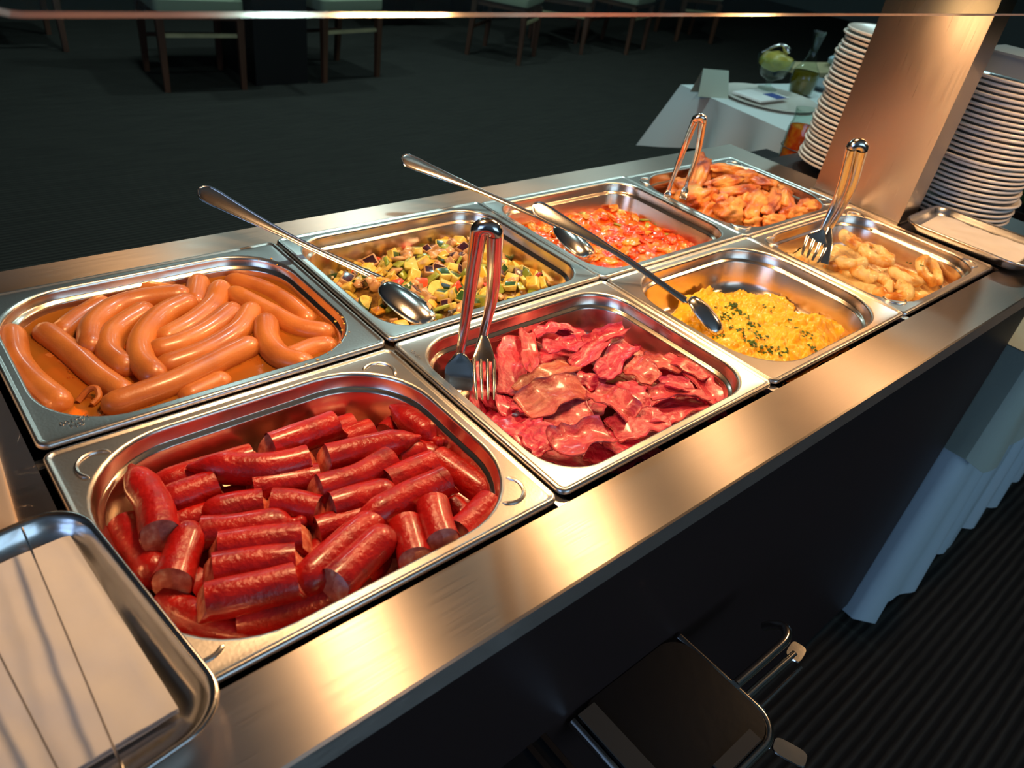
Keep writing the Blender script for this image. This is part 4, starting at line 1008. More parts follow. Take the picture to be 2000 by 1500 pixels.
def serving_spoon(label, tail, neck, bowl_c, bowl_dir, blen, bwid, tailw=.0115, rollv=0.0, mid=None, dome=.011):
    tail, neck = Vector(tail), Vector(neck)
    e = empty('serving_spoon', bowl_c)
    tag(e, label, 'spoon', 'long steel serving spoons')
    inv = -Vector(bowl_c)
    pts = spline([tail, mid if mid else tail.lerp(neck, .5) + Vector((0, 0, -.004)), neck], 45)
    N_ = len(pts); secs = []
    for i, p in enumerate(pts):
        t = (pts[min(i + 1, N_ - 1)] - pts[max(0, i - 1)]).normalized()
        s = t.cross(Vector((0, 0, 1))).normalized(); u = s.cross(t).normalized()
        if rollv: s, u = (s * cos(rollv) + u * sin(rollv)), (u * cos(rollv) - s * sin(rollv))
        f = i / (N_ - 1)
        w_ = tailw * sqrt(max(.02, 1 - (1 - f / .05) ** 2)) if f < .05 else tailw * (1 - .0 * f)
        if f > .10: w_ = tailw + (.0042 - tailw) * min(1, (f - .10) / .38) ** .8
        if f > .9: w_ = .0042 + .001 * (f - .9) / .1
        secs.append((p + inv, s, u, w_, .0014 + .0006 * f, .0 ))
    loft('handle', secs, M['spoon_steel'], e)
    # raised edge lines of the handle
    for sg in (-1, 1):
        mb = MB(); mb.tube([c + s * hw * .86 * sg + u * .0012 for c, s, u, hw, ht, d in secs], .0009, 6)
        mb.build('handle_rib', M['spoon_steel'], e)
    # bowl
    d = Vector(bowl_dir).normalized(); s = d.cross(Vector((0, 0, 1))).normalized(); u = s.cross(d).normalized()
    mb = MB(); nu, nv = 22, 12; top = []; bot = []
    for i in range(nu + 1):
        a = pi * i / nu; x = -cos(a) * blen / 2; hw = bwid / 2 * (sin(a) ** .62) * (1 + .10 * cos(a) * -1)
        dep = dome * sin(a) ** .8
        rowt = []; rowb = []
        for j in range(nv + 1):
            y = -1 + 2 * j / nv; z = dep * (1 - y * y) 
            p = d * x + s * hw * y + u * z
            rowt.append(p); rowb.append(p - u * .0014)
        top.append(rowt); bot.append(rowb)
    mb.loops([r_ + list(reversed(b2)) for r_, b2 in zip(top, bot)], True, True, True)
    mb.build('bowl', M['spoon_steel'], e, True, 1.3)
    # neck piece joining handle and bowl
    b0 = Vector(bowl_c) - d * blen / 2
    q0 = neck + inv; q1 = b0 + inv + d * .006 - u * .003
    sc = []
    for i in range(6):
        f = i / 5; sc.append((q0.lerp(q1, f), s, u, .0050 + .003 * f, .0020, 0))
    loft('neck', sc, M['spoon_steel'], e)
    return e
# spoon in the vegetables
n1 = at(745, 547, -.018); r1 = at(590, 470, .016)
d1 = (n1 - r1).normalized(); t1 = n1 - d1 * .238
c1 = at(797, 592, -.016); dd = (at(850, 632, -.030) - at(745, 552, -.008))
serving_spoon('steel serving spoon resting in the diced vegetable pan', t1, n1, c1, dd, .080, .050, .0115, -.6)
n2 = at(1085, 440, -.010); t2 = at(784, 308, .066)
c2 = at(1120, 470, -.016); dd2 = at(1148, 500, -.030) - at(1090, 444, -.012)
serving_spoon('steel serving spoon resting in the tomato stew, handle over the back rim', t2, n2, c2, dd2, .075, .046, .0115, -.6, at(940, 375, .027))
n3 = at(1338, 588, -.012); t3 = at(1040, 402, .074)
c3 = at(1378, 616, -.024); dd3 = at(1400, 652, -.040) - at(1345, 588, -.012)
serving_spoon('steel serving spoon dug into the scrambled egg, handle over the tomato stew', t3, n3, c3, dd3, .062, .036, .0125, -.6, at(1200, 492, .033))

def tongs(label, top, arms, wtop, side):
    """arms: (name, mid, end, head kind, head tip, head half width)"""
    top = Vector(top); e = empty('serving_tongs', top); tag(e, label, 'tongs', 'steel serving tongs standing in the pans')
    side = Vector(side).normalized(); mean = Vector((0, 0, 0))
    for k, (nm, mid, tip, kind, htip, Wh) in enumerate(arms):
        sg = -1 if k == 0 else 1; tip = Vector(tip); mid = Vector(mid); htip = Vector(htip); mean += tip / 2
        st = top + side * sg * wtop * .92
        pts = spline([st, mid, tip], 11); secs = []; N_ = len(pts)
        for i, p in enumerate(pts):
            t = (pts[min(i + 1, N_ - 1)] - pts[max(0, i - 1)]).normalized(); s = (side - t * side.dot(t)).normalized(); u = t.cross(s).normalized()
            f = i / (N_ - 1); hw = wtop * (1.0 - .42 * f)
            secs.append((p - top, s, u, hw, hw * (.95 - .35 * f), 0))
        arm = loft(nm, secs, M['chrome'], e, 18)
        base = pts[-1] - top; d = htip - pts[-1]; Lh = d.length; d.normalize()
        s = (side - d * side.dot(d)).normalized(); u = d.cross(s).normalized()
        if kind == 'spatula':
            secs = []
            for i in range(13):
                f = i / 12; hw = wtop * .58 + (Wh - wtop * .58) * min(1, f / .38) ** .8
                if f > .9: hw *= .93
                secs.append((base + d * Lh * f + u * (.003 * sin(pi * f)), s, u, hw, .0010 + .003 * max(0, 1 - f / .3), .10))
            loft('spatula_head', secs, M['chrome'], arm)
        else:
            secs = []
            for i in range(8):
                f = i / 7; hw = wtop * .55 + (Wh - wtop * .55) * f ** .8
                secs.append((base + d * Lh * .40 * f, s, u, hw, .0011 + .003 * (1 - f) ** 2, .06))
            loft('fork_head', secs, M['chrome'], arm)
            for j in range(4):
                o_ = (-1 + 2 * j / 3) * (Wh * .83); sc = []
                for i in range(9):
                    f = i / 8; w_ = Wh * .155 * (1 - .5 * f ** 4); oo = o_ * (1 - .16 * f * f)
                    sc.append((base + d * Lh * (.37 + .63 * f) + s * oo + u * (.005 * sin(pi * .5 * f)), s, u, w_, .0011, 0))
                loft('tine', sc, M['chrome'], arm, 8)
    ax = (mean - top).normalized(); fw = ax.cross(side).normalized(); secs = []
    for i in range(15):
        a = pi * i / 14
        c = side * (-cos(a)) * wtop * .92 - ax * sin(a) * wtop * .80
        rad_ = (side * (-cos(a)) - ax * sin(a)).normalized()
        secs.append((c, fw, rad_, wtop * .95, wtop * (1.0 + .0 * sin(a)), 0))
    loft('spring_bend', secs, M['chrome'], e, 18)
    return e
vr = Vector((0.76, -0.65, 0))
tongs('large steel tongs standing upright in the bacon pan', at(951, 454, .150),
      [('spatula_arm', at(918, 570, .078), at(899, 690, .006), 'spatula', at(896, 762, -.026), .0150),
       ('fork_arm', at(962, 570, .078), at(944, 655, .014), 'fork', at(947, 785, -.024), .0125)], .0080, vr)
tongs('steel tongs leaning in the chicken pan', at(1366, 234, .145),
      [('left_arm', at(1336, 290, .085), at(1306, 372, .012), 'spatula', at(1301, 386, .0), .0058),
       ('right_arm', at(1363, 295, .085), at(1340, 366, .012), 'spatula', at(1333, 388, .0), .0058)], .0062, vr)
tongs('steel tongs with slotted head standing in the battered ring pan', at(1674, 290, .150),
      [('fork_arm', at(1640, 375, .075), at(1606, 450, .012), 'fork', at(1578, 508, -.026), .0200),
       ('spatula_arm', at(1660, 375, .075), at(1620, 446, .012), 'spatula', at(1610, 515, -.026), .0075)], .0086, vr)

# ------------------------------------------------------------------ trays, napkins
def tray(name, label, cx_, cy_, wx, wy, rot, z=0.0):
    e = empty(name, (cx_, cy_, H - .004 + z), rot); tag(e, label, 'tray')
    hx, hy = wx / 2, wy / 2
    def q(d, r_, zz): return rrect(-hx + d, hx - d, -hy + d, hy - d, r_, zz, 10)
    rad = .030
    ls = [q(.0008, rad, .0150), q(0, rad, .0172), q(.0006, rad, .0185), q(.0020, rad, .0188), q(.0045, rad, .0160), q(.0070, rad - .002, .0100), q(.0105, rad - .005, .0045), q(.0155, rad - .009, .0018), q(.020, rad - .013, .0012)]
    MB().loops(ls, True, False, True).build('tray_shell', M['tray_steel'], e, True, 1.2)
    bt = [q(.0008, rad, .0148), q(.0060, rad - .002, .0090), q(.0095, rad - .005, .0036), q(.0145, rad - .009, .0006), q(.020, rad - .013, .0001)]
    MB().loops(bt, True, False, True).build('tray_underside', M['tray_steel'], e, True, 1.2)
    return e
tray('napkin_tray', 'steel tray with folded white napkins at the front left corner of the counter', -.0655, .064, .172, .216, radians(7), .003)
tray('napkin_tray', 'steel tray with a white napkin beside the column at the right end', 1.370, .064, .160, .205, radians(2), .003)

def napkin(label, P, z0, layers=2, th=.0035, flip=False):
    """P: four corners in order; a stack of folded paper with a rounded fold"""
    e = empty('paper_napkin', Vector(P[0])); tag(e, label, 'napkin', 'paper napkins on the steel trays')
    org = Vector(P[0]); nx, ny = 22, 22
    for l in range(layers):
        mb = MB(); top = []; n_ = 0
        off = th * l
        for i in range(nx + 1):
            row = []
            for j in range(ny + 1):
                u, v = i / nx, j / ny
                p = (Vector(P[0]) * (1 - u) + Vector(P[1]) * u) * (1 - v) + (Vector(P[3]) * (1 - u) + Vector(P[2]) * u) * v
                q = Vector((p.x * 45, p.y * 45, l * 3.0))
                z = z0 + off + .0016 * noise.noise(q) + .0012 * noise.noise(q * .4) + th * .8
                ed = min(u, 1 - u) * 18
                z -= th * .35 * max(0, 1 - ed) ** 2
                row.append(Vector((p.x, p.y, z)) - org)
            top.append(row)
        vs = [p for r_ in top for p in r_]; k = len(vs); bot = [Vector((p.x, p.y, p.z - th * .62)) for p in vs]
        W_ = ny + 1; fs = [(i * W_ + j, (i + 1) * W_ + j, (i + 1) * W_ + j + 1, i * W_ + j + 1) for i in range(nx) for j in range(ny)]
        fb = [tuple(k + a for a in reversed(f)) for f in fs]
        ring = [i * W_ for i in range(nx + 1)] + [nx * W_ + j for j in range(1, ny + 1)] + [i * W_ + ny for i in reversed(range(nx))] + [j for j in reversed(range(1, ny))]
        fr_ = [(ring[a], ring[(a + 1) % len(ring)], k + ring[(a + 1) % len(ring)], k + ring[a]) for a in range(len(ring))]
        mb.add(vs + bot, fs + fb + fr_); mb.build('napkin_layer', M['napkin'], e, True, 1.0)
    return e
zz = .008
A, B = at(136, 1044, zz), at(348, 1382, zz)
dv = (B - A); pv = Vector((-dv.y, dv.x, 0)).normalized(); pv = pv if pv.x < 0 else -pv
napkin('folded white paper napkins on the front left steel tray', [A + pv * .100, A, B, B + pv * .100], H + .003, 2, .0030)
A, B = at(1786, 422, zz), at(1832, 432, zz)
zq = .010
napkin('white paper napkin on the steel tray at the right end', [Vector((1.309, -.020, 0)), Vector((1.306, .138, 0)), Vector((1.408, .146, 0)), Vector((1.416, -.014, 0))], H + .0075, 2, .0030)

# tongs lying on the left tray
e = empty('flat_tongs', (-.045, .06, H + .018)); tag(e, 'thin steel tongs laid open across the napkin tray at bottom left', 'tongs')
for xa, xb, ya, yb, zb in ((-.0290, -.0300, .166, -.075, .0205), (-.0690, -.0500, .150, -.075, .0205)):
    mb = MB(); L_ = []
    for i in range(13):
        f = i / 12; x = xa + (xb - xa) * f; y = ya + (yb - ya) * f; z = H + zb + .002 * sin(pi * f)
        c = Vector((x, y, z)) - Vector((-.045, .06, H + .018)); hw = .0022; ht = .0042 if f > .1 else .002 + .022 * f
        L_.append([c + Vector((hw * .35 * cos(q), 0, ht * .5 * sin(q))) for q in (2 * pi * j / 10 for j in range(10))])
    mb.loops(L_, True, True, True); mb.build('arm', M['chrome'], e)
MB().tube(spline([Vector((-.0300, -.075, H + .0205)) - e.location, Vector((-.034, -.086, H + .021)) - e.location, Vector((-.046, -.086, H + .021)) - e.location, Vector((-.0500, -.075, H + .0205)) - e.location], 6), .0016, 8).build('hinge_bend', M['chrome'], e)

# flat steel cover behind the tray, with its wire loop
e = empty('steel_cover', (-.09, .30, H - .004)); tag(e, 'flat brushed steel cover left of the frankfurter pan', 'cover')
rot = Matrix.Rotation(radians(-4), 3, 'Z')
def qq(d, zz): return [rot @ p for p in rrect(-.080 + d, .068 - d, -.118 + d, .118 - d, .004, zz, 4)]
MB().loops([qq(.0, 0.0), qq(0, .014), qq(.0008, .0155), qq(.003, .0160)], True, True, True).build('cover_plate', M['satin_steel'], e, True, .6)
MB().tube([Vector((.035 + .007 * cos(a), -.130 + .0075 * sin(a), .012)) for a in [2 * pi * k / 20 for k in range(21)]], .0016, 8).build('wire_loop', M['chrome'], e)

# ------------------------------------------------------------------ column, glass guard, lamp canopy
e = empty('support_column', (1.315, .175, H - .004)); tag(e, 'wide brushed steel column rising from the right end of the counter', 'column')
MB().box(0, .066, 0, .170, 0, .62).build('column_shell', M['column_steel'], e, False)
mb = MB(); mb.box(-.004, .070, -.004, -.0005, 0, .004); mb.box(-.004, -.0005, -.004, .174, 0, .004); mb.build('base_trim', M['pan_steel'], e, False)

e = empty('lamp_canopy', (0, .08, H + .50)); tag(e, 'steel canopy with heat lamps above the food pans', 'canopy')
MB().box(-.30, 1.42, 0, .40, .0, .07).box(1.42, 1.80, -.18, .40, .0, .07).build('canopy_housing', M['lamp_housing'], e, False)
for lx, ly in LAMPS:
    o = MB().lathe([(.050, 0.0), (.056, -.012), (.052, -.028), (.046, -.028), (.040, -.006)], 28, (lx, ly - .08, 0)).build('lamp_ring', M['chrome'], e)
    MB().lathe([(.0005, -.012), (.022, -.014), (.036, -.019), (.039, -.010)], 28, (lx, ly - .08, 0)).build('bulb_face', M['bulb'], o)

e = empty('glass_guard', (0, .088, H + .352)); tag(e, 'clear tilted glass sneeze guard with polished lower edge across the top', 'glass guard')
nrm = Vector((0, -.149, .105)).normalized(); upv = Vector((0, .105, .149)).normalized()
def gp(x, h, t): return Vector((x, 0, 0)) + upv * h + nrm * t
xl, xr, hh, rc = .002, 1.50, .178, .022
out = [(xr, 0), (xr, hh), (xl, hh)] + [(xl + rc - rc * cos(a), rc - rc * sin(a)) for a in [pi / 2 * k / 8 for k in range(9)]]
mb = MB(); n_ = len(out)
mb.add([gp(x, h, .003) for x, h in out], [tuple(range(n_))])
mb.add([gp(x, h, -.003) for x, h in out], [tuple(reversed(range(n_)))])
mb.build('glass_pane', M['guard_glass'], e, False)
mb = MB(); mb.loops([[gp(x, h, .003) for x, h in out], [gp(x, h, .0035 - .004) for x, h in out], [gp(x, h, -.003) for x, h in out]])
mb.build('polished_edge', M['glass_edge'], e, False)

# ------------------------------------------------------------------ plates
pm = MB(); R_ = 1.0
def plate_mesh(R_):
    pm = MB()
    pm.lathe([(.0005, .003), (.055, .003), (.062, .0045), (R_ - .007, .0146), (R_ - .0026, .0166), (R_ - .0006, .0158), (R_, .0141), (R_ - .0006, .0122), (R_ - .0026, .0112), (R_ - .008, .0102), (.066, .0018), (.060, 0), (.054, 0), (.052, .0012), (.0005, .0012)], 48)
    return pm.mesh('dinner_plate', M['plate'])
pmL, pmR = plate_mesh(.112), plate_mesh(.099)
random.seed(3)
def ordinal(k):
    return ['zeroth', 'first', 'second', 'third', 'fourth', 'fifth', 'sixth', 'seventh', 'eighth', 'ninth', 'tenth', 'eleventh', 'twelfth', 'thirteenth', 'fourteenth', 'fifteenth', 'sixteenth', 'seventeenth'][k]
def stack(me, cx_, cy_, n, z0, pitch, lab, grp):
    for k in range(n):
        o = link('dinner_plate', me); o.location = (cx_ + random.gauss(0, .0018), cy_ + random.gauss(0, .0022), H + z0 + k * pitch)
        q = n - k
        tag(o, lab + (', lowest of all' if k == 0 else (', topmost of all' if q == 1 else (', ' + ordinal(k + 1) + ' from the bottom' if k < n // 2 else ', ' + ordinal(q) + ' from the top'))), 'plate', grp)
stack(pmL, 1.545, .388, 29, -.012, .0089, 'white dinner plate stacked left of the steel column', 'plates stacked left of the steel column')
stack(pmR, 1.560, .176, 28, -.020, .0089, 'white dinner plate stacked right of the steel column', 'plates stacked right of the steel column')
topz = H - .020 + 27 * .0089 + .0166
e = empty('grey_box', (1.562, .176, topz)); tag(e, 'grey box lying on top of the right plate stack', 'box')
MB().box(-.060, .060, -.085, .060, 0, .030).build('box_body', M['grey_box'], e, False)
MB().box(-.062, .062, -.087, .062, .030, .034).build('box_lid', M['grey_box'], e, False)

# skirted table carrying the plates
e = empty('skirted_table', (2.5, .16, 0)); tag(e, 'skirted table beyond the right end of the counter carrying the salad bowl', 'table')
MB().box(-.79, .95, -.235, .24, H - .19, H - .155).build('table_top', M['table_black'], e, False)
for sx in (-.74, .88):
    for sy in (-.19, .19): MB().box(sx - .02, sx + .02, sy - .02, sy + .02, 0, H - .19).build('leg', M['lamp_housing'], e, False)
e = empty('plate_cabinet', (1.56, .24, 0)); tag(e, 'black cabinet under the two plate stacks behind the counter end', 'cabinet')
MB().box(-.125, .22, .29, .48, H - .16, H - .1005).build('jar_step', M['table_black'], e, False)
MB().box(-.125, .22, -.31, .48, 0, H - .16).build('cabinet_body', M['table_black'], e, False)
MB().box(-.125, .13, -.20, .29, H - .16, H - .024).build('plate_riser', M['table_black'], e, False)
def skirt(x0, x1, y0, ztop, zbot, amp, k, seed, yy=None):
    mb = MB(); L_ = []; n = 170; m_ = 10; path = []
    # from back along left side, round the corner, along the front
    for i in range(50): path.append((Vector((x0, y0 + .45 - .45 * i / 50, 0)), Vector((-1, 0, 0))))
    for i in range(n): path.append((Vector((x0 + (x1 - x0) * i / (n - 1), y0, 0)), Vector((0, -1, 0))))
    rows = []
    for r_ in range(m_ + 1):
        f = r_ / m_; row = []; s = 0
        for q, (p, nr) in enumerate(path):
            s = q * .012
            a = amp * (.25 + .95 * f) * (sin(s * k + 1.2 * sin(s * 9 + seed)) + .35 * sin(s * k * 2.1 + seed))
            z = ztop + (zbot - ztop) * f + (.006 * sin(s * k) if r_ == m_ else 0)
            row.append(p + nr * (a + .012 * f) + Vector((0, 0, z)))
        rows.append(row)
    back = [[p + Vector((.003, .003, 0)) for p in row] for row in rows]
    mb.loops(rows, False); mb.loops(list(reversed(back)), False)
    return mb
o = skirt(1.415, 3.45, -.092, H - .153, .02, .020, 34, 2).build('table_skirt', M['skirt_cloth'], None, True, None)
tag(o, 'pale blue pleated cloth skirt hanging to the carpet right of the counter', 'tablecloth')
# diamond overlay cloth with a pointed corner
mb = MB(); rows = []
P0, P1, P2 = Vector((1.50, -.128, H - .148)), Vector((2.35, -.135, H - .148)), Vector((1.66, -.145, H - .47))
cn = at(1868, 890, -.47)
n = 26
for i in range(12):
    y = .16 - (.16 + .125) * i / 12
    rows.append([Vector((1.401 - .006 * (j / 10), y, H - .149 - .235 * j / 10)) for j in range(11)])
for i in range(n + 1):
    f = i / n; x = 1.400 + .60 * f; row = []
    drop = .255 if x < 1.58 else .255 * max(.1, 1 - (x - 1.58) / .14)
    for j in range(11):
        g_ = j / 10; row.append(Vector((x + .02 * g_, -.122 - .012 * g_ + .008 * g_ * sin(x * 38), H - .149 - drop * g_)))
    rows.append(row)
top = [[Vector((r_[0].x, -.122 + .09 * k, H - .147)) for r_ in rows[12:]] for k in (0, 1)]
mb.loops(rows, False); mb.loops([[p + Vector((0, .003, 0)) for p in row] for row in rows], False)
mb.loops([top[0], top[1]], False)
o = mb.build('overlay_cloth', M['green_cloth'], None, True, None); tag(o, 'greenish white overlay cloth with pointed corner over the pleated skirt', 'tablecloth')

# leafy salad beside the plates
e = empty('salad_bowl', (2.0, .12, H - .151)); tag(e, 'dark bowl of green leaves and red tomatoes right of the plate stacks', 'bowl')
MB().lathe([(.05, 0), (.055, .004), (.14, .07), (.15, .10), (.145, .10), (.13, .068), (.05, .010), (.0005, .008)], 36, cap0=True).build('bowl_shell', M['table_black'], e)
random.seed(77); lf = MB()
for k in range(130):
    a = random.uniform(0, 6.3); r0 = random.uniform(0, .13); c = Vector((r0 * cos(a), r0 * sin(a), .085 + random.uniform(0, .10) * (1 - r0 / .2)))
    t = Vector((cos(a), sin(a), random.uniform(.1, .9))).normalized(); s = t.cross(Vector((0, 0, 1))).normalized(); ll = random.uniform(.03, .06)
    L_ = [[c + t * ll * f + s * w_ * ll + Vector((0, 0, -.01 * f * f)), c + t * ll * f + Vector((0, 0, -.005 - .01 * f * f)), c + t * ll * f - s * w_ * ll + Vector((0, 0, -.01 * f * f))] for f, w_ in ((0, .05), (.25, .28), (.5, .36), (.75, .25), (1, .02))]
    lf.loops(L_, False)
ob = lf.build('salad_leaves', M['leaf'], e, True, None); ob['kind'] = 'stuff'
for k in range(9):
    a = k * .8 + .2; r0 = .06 + .05 * (k % 3) / 2
    MB().lathe([(.0005, -.016), (.010, -.013), (.016, 0), (.012, .011), (.0005, .015)], 16, (r0 * cos(a), r0 * sin(a), .135)).build('cherry_tomato', M['red_fruit'], e)

# ------------------------------------------------------------------ fold-down shelf on the counter front
e = empty('fold_down_shelf', (.43, -.06, H - .262)); tag(e, 'black fold-down shelf with rounded chrome rim on the counter front', 'shelf')
lo = lambda d, z: [p for p in rrect(-.088 + d, .085 - d, -.141 + d, -.001, .030, z, 8)]
ls = lambda d, z: lo(d, z)
MB().loops([lo(.004, -.014), lo(.004, 0)], True, True, True).build('shelf_board', M['black_board'], e, False)
rim = [Vector((-.088, -.005, -.007)), Vector((-.088, -.141, -.007))] + [Vector((.085 - .03 + .03 * sin(a), -.141 + .03 - .03 * cos(a), -.007)) for a in [pi / 2 * k / 8 for k in range(9)]] + [Vector((.085, -.005, -.007))]
MB().tube(rim, .0055, 10).build('chrome_rim', M['chrome'], e)
MB().box(-.083, -.060, -.125, -.006, 0, .0025).build('brown_strip', M['brown_strip'], e, False)
MB().box(-.010, .052, -.136, -.122, 0, .0025).build('brown_strip', M['brown_strip'], e, False)
e2 = MB().tube(spline([(.086, -.082, -.003), (.150, -.083, -.003), (.186, -.082, -.003), (.203, -.072, -.006), (.206, -.060, -.016), (.206, -.050, -.03)], 8), .0058, 12).build('rail_tube', M['chrome'], e)
MB().tube([(.088, -.096, -.012), (.185, -.098, -.012)], .0050, 12).build('rail_tube', M['chrome'], e)
MB().tube([(.088, -.112, -.016), (.180, -.112, -.016)], .0026, 8).build('rail_tube', M['chrome'], e)
def paddle(c, L_, W_, a, nm):
    mb = MB(); pts = [Vector((L_ * .5 * math.copysign(abs(cos(q)) ** .5, cos(q)), W_ * .5 * math.copysign(abs(sin(q)) ** .5, sin(q)), 0)) for q in [2 * pi * k / 24 for k in range(24)]]
    R3 = Matrix.Rotation(a, 3, 'Z')
    mb.loops([[R3 @ p * 1.0 + Vector(c) + Vector((0, 0, .0015)) for p in pts], [R3 @ p * 1.06 + Vector(c) for p in pts], [R3 @ p + Vector(c) - Vector((0, 0, .0015)) for p in pts]], True, True, True)
    mb.build(nm, M['chrome'], e)
paddle((.188, -.098, -.010), .026, .018, radians(10), 'end_paddle')
paddle((.082, -.160, -.020), .034, .020, radians(-70), 'end_paddle')
e = empty('folded_bracket', (.27, -.058, H - .262)); tag(e, 'small black bracket folded on the counter front at the bottom edge', 'bracket')
MB().box(-.06, .038, -.045, -.001, -.010, 0).build('bracket_plate', M['black_board'], e, False)
MB().box(.030, .036, -.046, -.002, 0, .003).build('bracket_lip', M['lamp_housing'], e, False)
MB().box(.012, .018, -.046, -.002, 0, .003).build('bracket_lip', M['lamp_housing'], e, False)

# ------------------------------------------------------------------ far white table with jars
TB = empty('side_table', (2.75, .95, 0), radians(-10)); tag(TB, 'small table under a white cloth behind the plate stacks', 'table')
zt2 = H - .152
MB().box(-.52, .72, -.45, .36, zt2 - .03, zt2 - .003).build('table_top', M['table_black'], TB, False)
for sx in (-.46, .66):
    for sy in (-.39, .30): MB().box(sx - .02, sx + .02, sy - .02, sy + .02, 0, zt2 - .03).build('leg', M['lamp_housing'], TB, False)
def cloth(label, name, cx_, cy_, rotz, hx0, hx1, hy0, hy1, z, drop, mat, amp=.02):
    mb = MB(); rings = []; per = []
    n = 30
    for i in range(n): per.append((hx0 + (hx1 - hx0) * i / n, hy0, 0, -1))
    for i in range(n): per.append((hx1, hy0 + (hy1 - hy0) * i / n, 1, 0))
    for i in range(n): per.append((hx1 - (hx1 - hx0) * i / n, hy1, 0, 1))
    for i in range(n): per.append((hx0, hy1 - (hy1 - hy0) * i / n, -1, 0))
    for r_, f in enumerate([0, .02, .15, .35, .6, .85, 1.0]):
        row = []
        for q, (x, y, nx_, ny_) in enumerate(per):
            cdist = min(min(abs(q - k * n), abs(q - 4 * n + 0)) for k in range(5)) / n
            corner = max(0, 1 - cdist / .22)
            cxn = (1 if x > (hx0 + hx1) / 2 else -1); cyn = (1 if y > (hy0 + hy1) / 2 else -1)
            fl = .10 * corner * f
            w_ = amp * f * sin(q * .9) * (1 - corner)
            dz = -(drop + .07 * corner) * f
            row.append(Vector((x + nx_ * (w_ + .012 * f) + cxn * fl * .7, y + ny_ * (w_ + .012 * f) + cyn * fl * .7, z + dz)))
        rings.append(row)
    mb.loops(rings, True, True, False)
    o = mb.build(name, mat, None, True, 1.2); o.location = (cx_, cy_, 0); o.rotation_euler = (0, 0, rotz)
    tag(o, label, 'tablecloth'); return o
cloth('white cloth with pointed corner hanging over the small side table', 'tablecloth', 2.75, .95, radians(-10), -.53, .73, -.46, .37, zt2, .17, M['white_cloth'], .03)

def onT(u, v): return at(u, v, -.152)
p = onT(1385, 186); e = empty('tent_card', p, radians(-25)); tag(e, 'grey folded tent card at the near corner of the side table', 'card')
mb = MB(); mb.add([(-.06, -.03, 0), (.06, -.03, 0), (.05, 0, .085), (-.05, 0, .085), (-.06, .03, 0), (.06, .03, 0)], [(0, 1, 2, 3), (3, 2, 5, 4)]); mb.build('card_sheet', M['green_cloth'], e, False)
p = onT(1500, 196); e = empty('serving_platter', p); tag(e, 'round pale platter with a napkin under the footed bowl', 'platter')
MB().lathe([(.0005, .004), (.12, .004), (.17, .012), (.175, .013), (.172, .009), (.12, 0), (.0005, 0)], 40).build('platter_dish', M['plate'], e)
e = empty('printed_napkin', p + Vector((-.04, .01, .014))); tag(e, 'white napkin with blue print lying on the round platter', 'napkin')
MB().box(-.09, .09, -.06, .06, 0, .006).build('napkin_sheet', M['napkin'], e, False)
MB().box(.01, .07, -.06, .0, .006, .0072).build('blue_print', M['blue_print'], e, False)
p = onT(1497, 190) + Vector((.02, .02, .022)); e = empty('footed_bowl', p); tag(e, 'footed glass bowl heaped with yellow food and a metal spoon', 'bowl')
MB().lathe([(.035, 0), (.035, .004), (.010, .012), (.010, .030), (.040, .045), (.062, .080), (.066, .110), (.063, .110), (.058, .080), (.036, .050), (.0005, .045)], 32, cap0=True).build('glass_bowl', M['clear_glass'], e)
lm = link('yellow_filling', lump_mesh('yellow_filling', .058, .058, .030, 3, M['yellow_food'], .2), e); lm.location = (0, 0, .095)
MB().tube(spline([(.03, -.02, .13), (.0, .0, .15), (-.06, .03, .12)], 6), [.012, .013, .012, .010, .007, .005, .005, .004, .004, .004, .004, .004, .003], 10).build('metal_spoon', M['chrome'], e)
p = onT(1560, 186); e = empty('oil_bottle', p); tag(e, 'glass bottle of olive oil with flared neck on the side table', 'bottle')
MB().lathe([(.030, 0), (.042, .01), (.050, .05), (.048, .085), (.025, .115), (.015, .14), (.014, .175), (.024, .215), (.025, .222), (.022, .22), (.012, .175), (.012, .14)], 32, cap0=True).build('bottle_glass', M['clear_glass'], e)
MB().lathe([(.0005, .004), (.028, .004), (.040, .012), (.047, .05), (.045, .084), (.0005, .088)], 32).build('olive_oil', M['oil'], e)
MB().lathe([(.013, .205), (.022, .218), (.0005, .224)], 20).build('stopper', M['table_black'], e)
p = at(1543, 338, -.10); e = empty('preserve_jar', p); e.scale = (.74, .74, .74); tag(e, 'glass jar of red preserved peppers with a wire clamp', 'jar')
MB().lathe([(.040, 0), (.052, .006), (.055, .05), (.055, .14), (.048, .165), (.050, .20), (.047, .20), (.045, .165), (.052, .14), (.052, .05)], 32, cap0=True).build('jar_glass', M['clear_glass'], e)
MB().lathe([(.0005, .006), (.047, .008), (.050, .05), (.050, .148), (.0005, .150)], 28).build('red_preserve', M['tomato'], e)
MB().tube([Vector((.057 * cos(a), .057 * sin(a), .085)) for a in [2 * pi * k / 28 for k in range(29)]], .0016, 6).build('wire_clamp', M['chrome'], e)
p = onT(1630, 150) + Vector((.10, .05, 0)); e = empty('serving_board', p, radians(-12)); tag(e, 'pale wooden board at the back of the side table', 'board')
MB().box(-.30, .22, -.08, .10, 0, .018).build('board_plank', M['board_wood'], e, False)
e = empty('dark_platter', onT(1600, 176) + Vector((.06, 0, 0))); tag(e, 'dark oval dish in front of the wooden board', 'dish')
MB().lathe([(.0005, .004), (.07, .006), (.10, .020), (.104, .020), (.075, .0), (.0005, 0)], 32).build('dish_shell', M['grey_box'], e)
e = empty('cloth_bundle', p + Vector((.04, .02, .046))); tag(e, 'bluish white cloth bundle on the wooden board', 'cloth')
link('cloth_folds', lump_mesh('cloth_folds', .07, .045, .028, 9, M['blue_cloth'], .3), e)

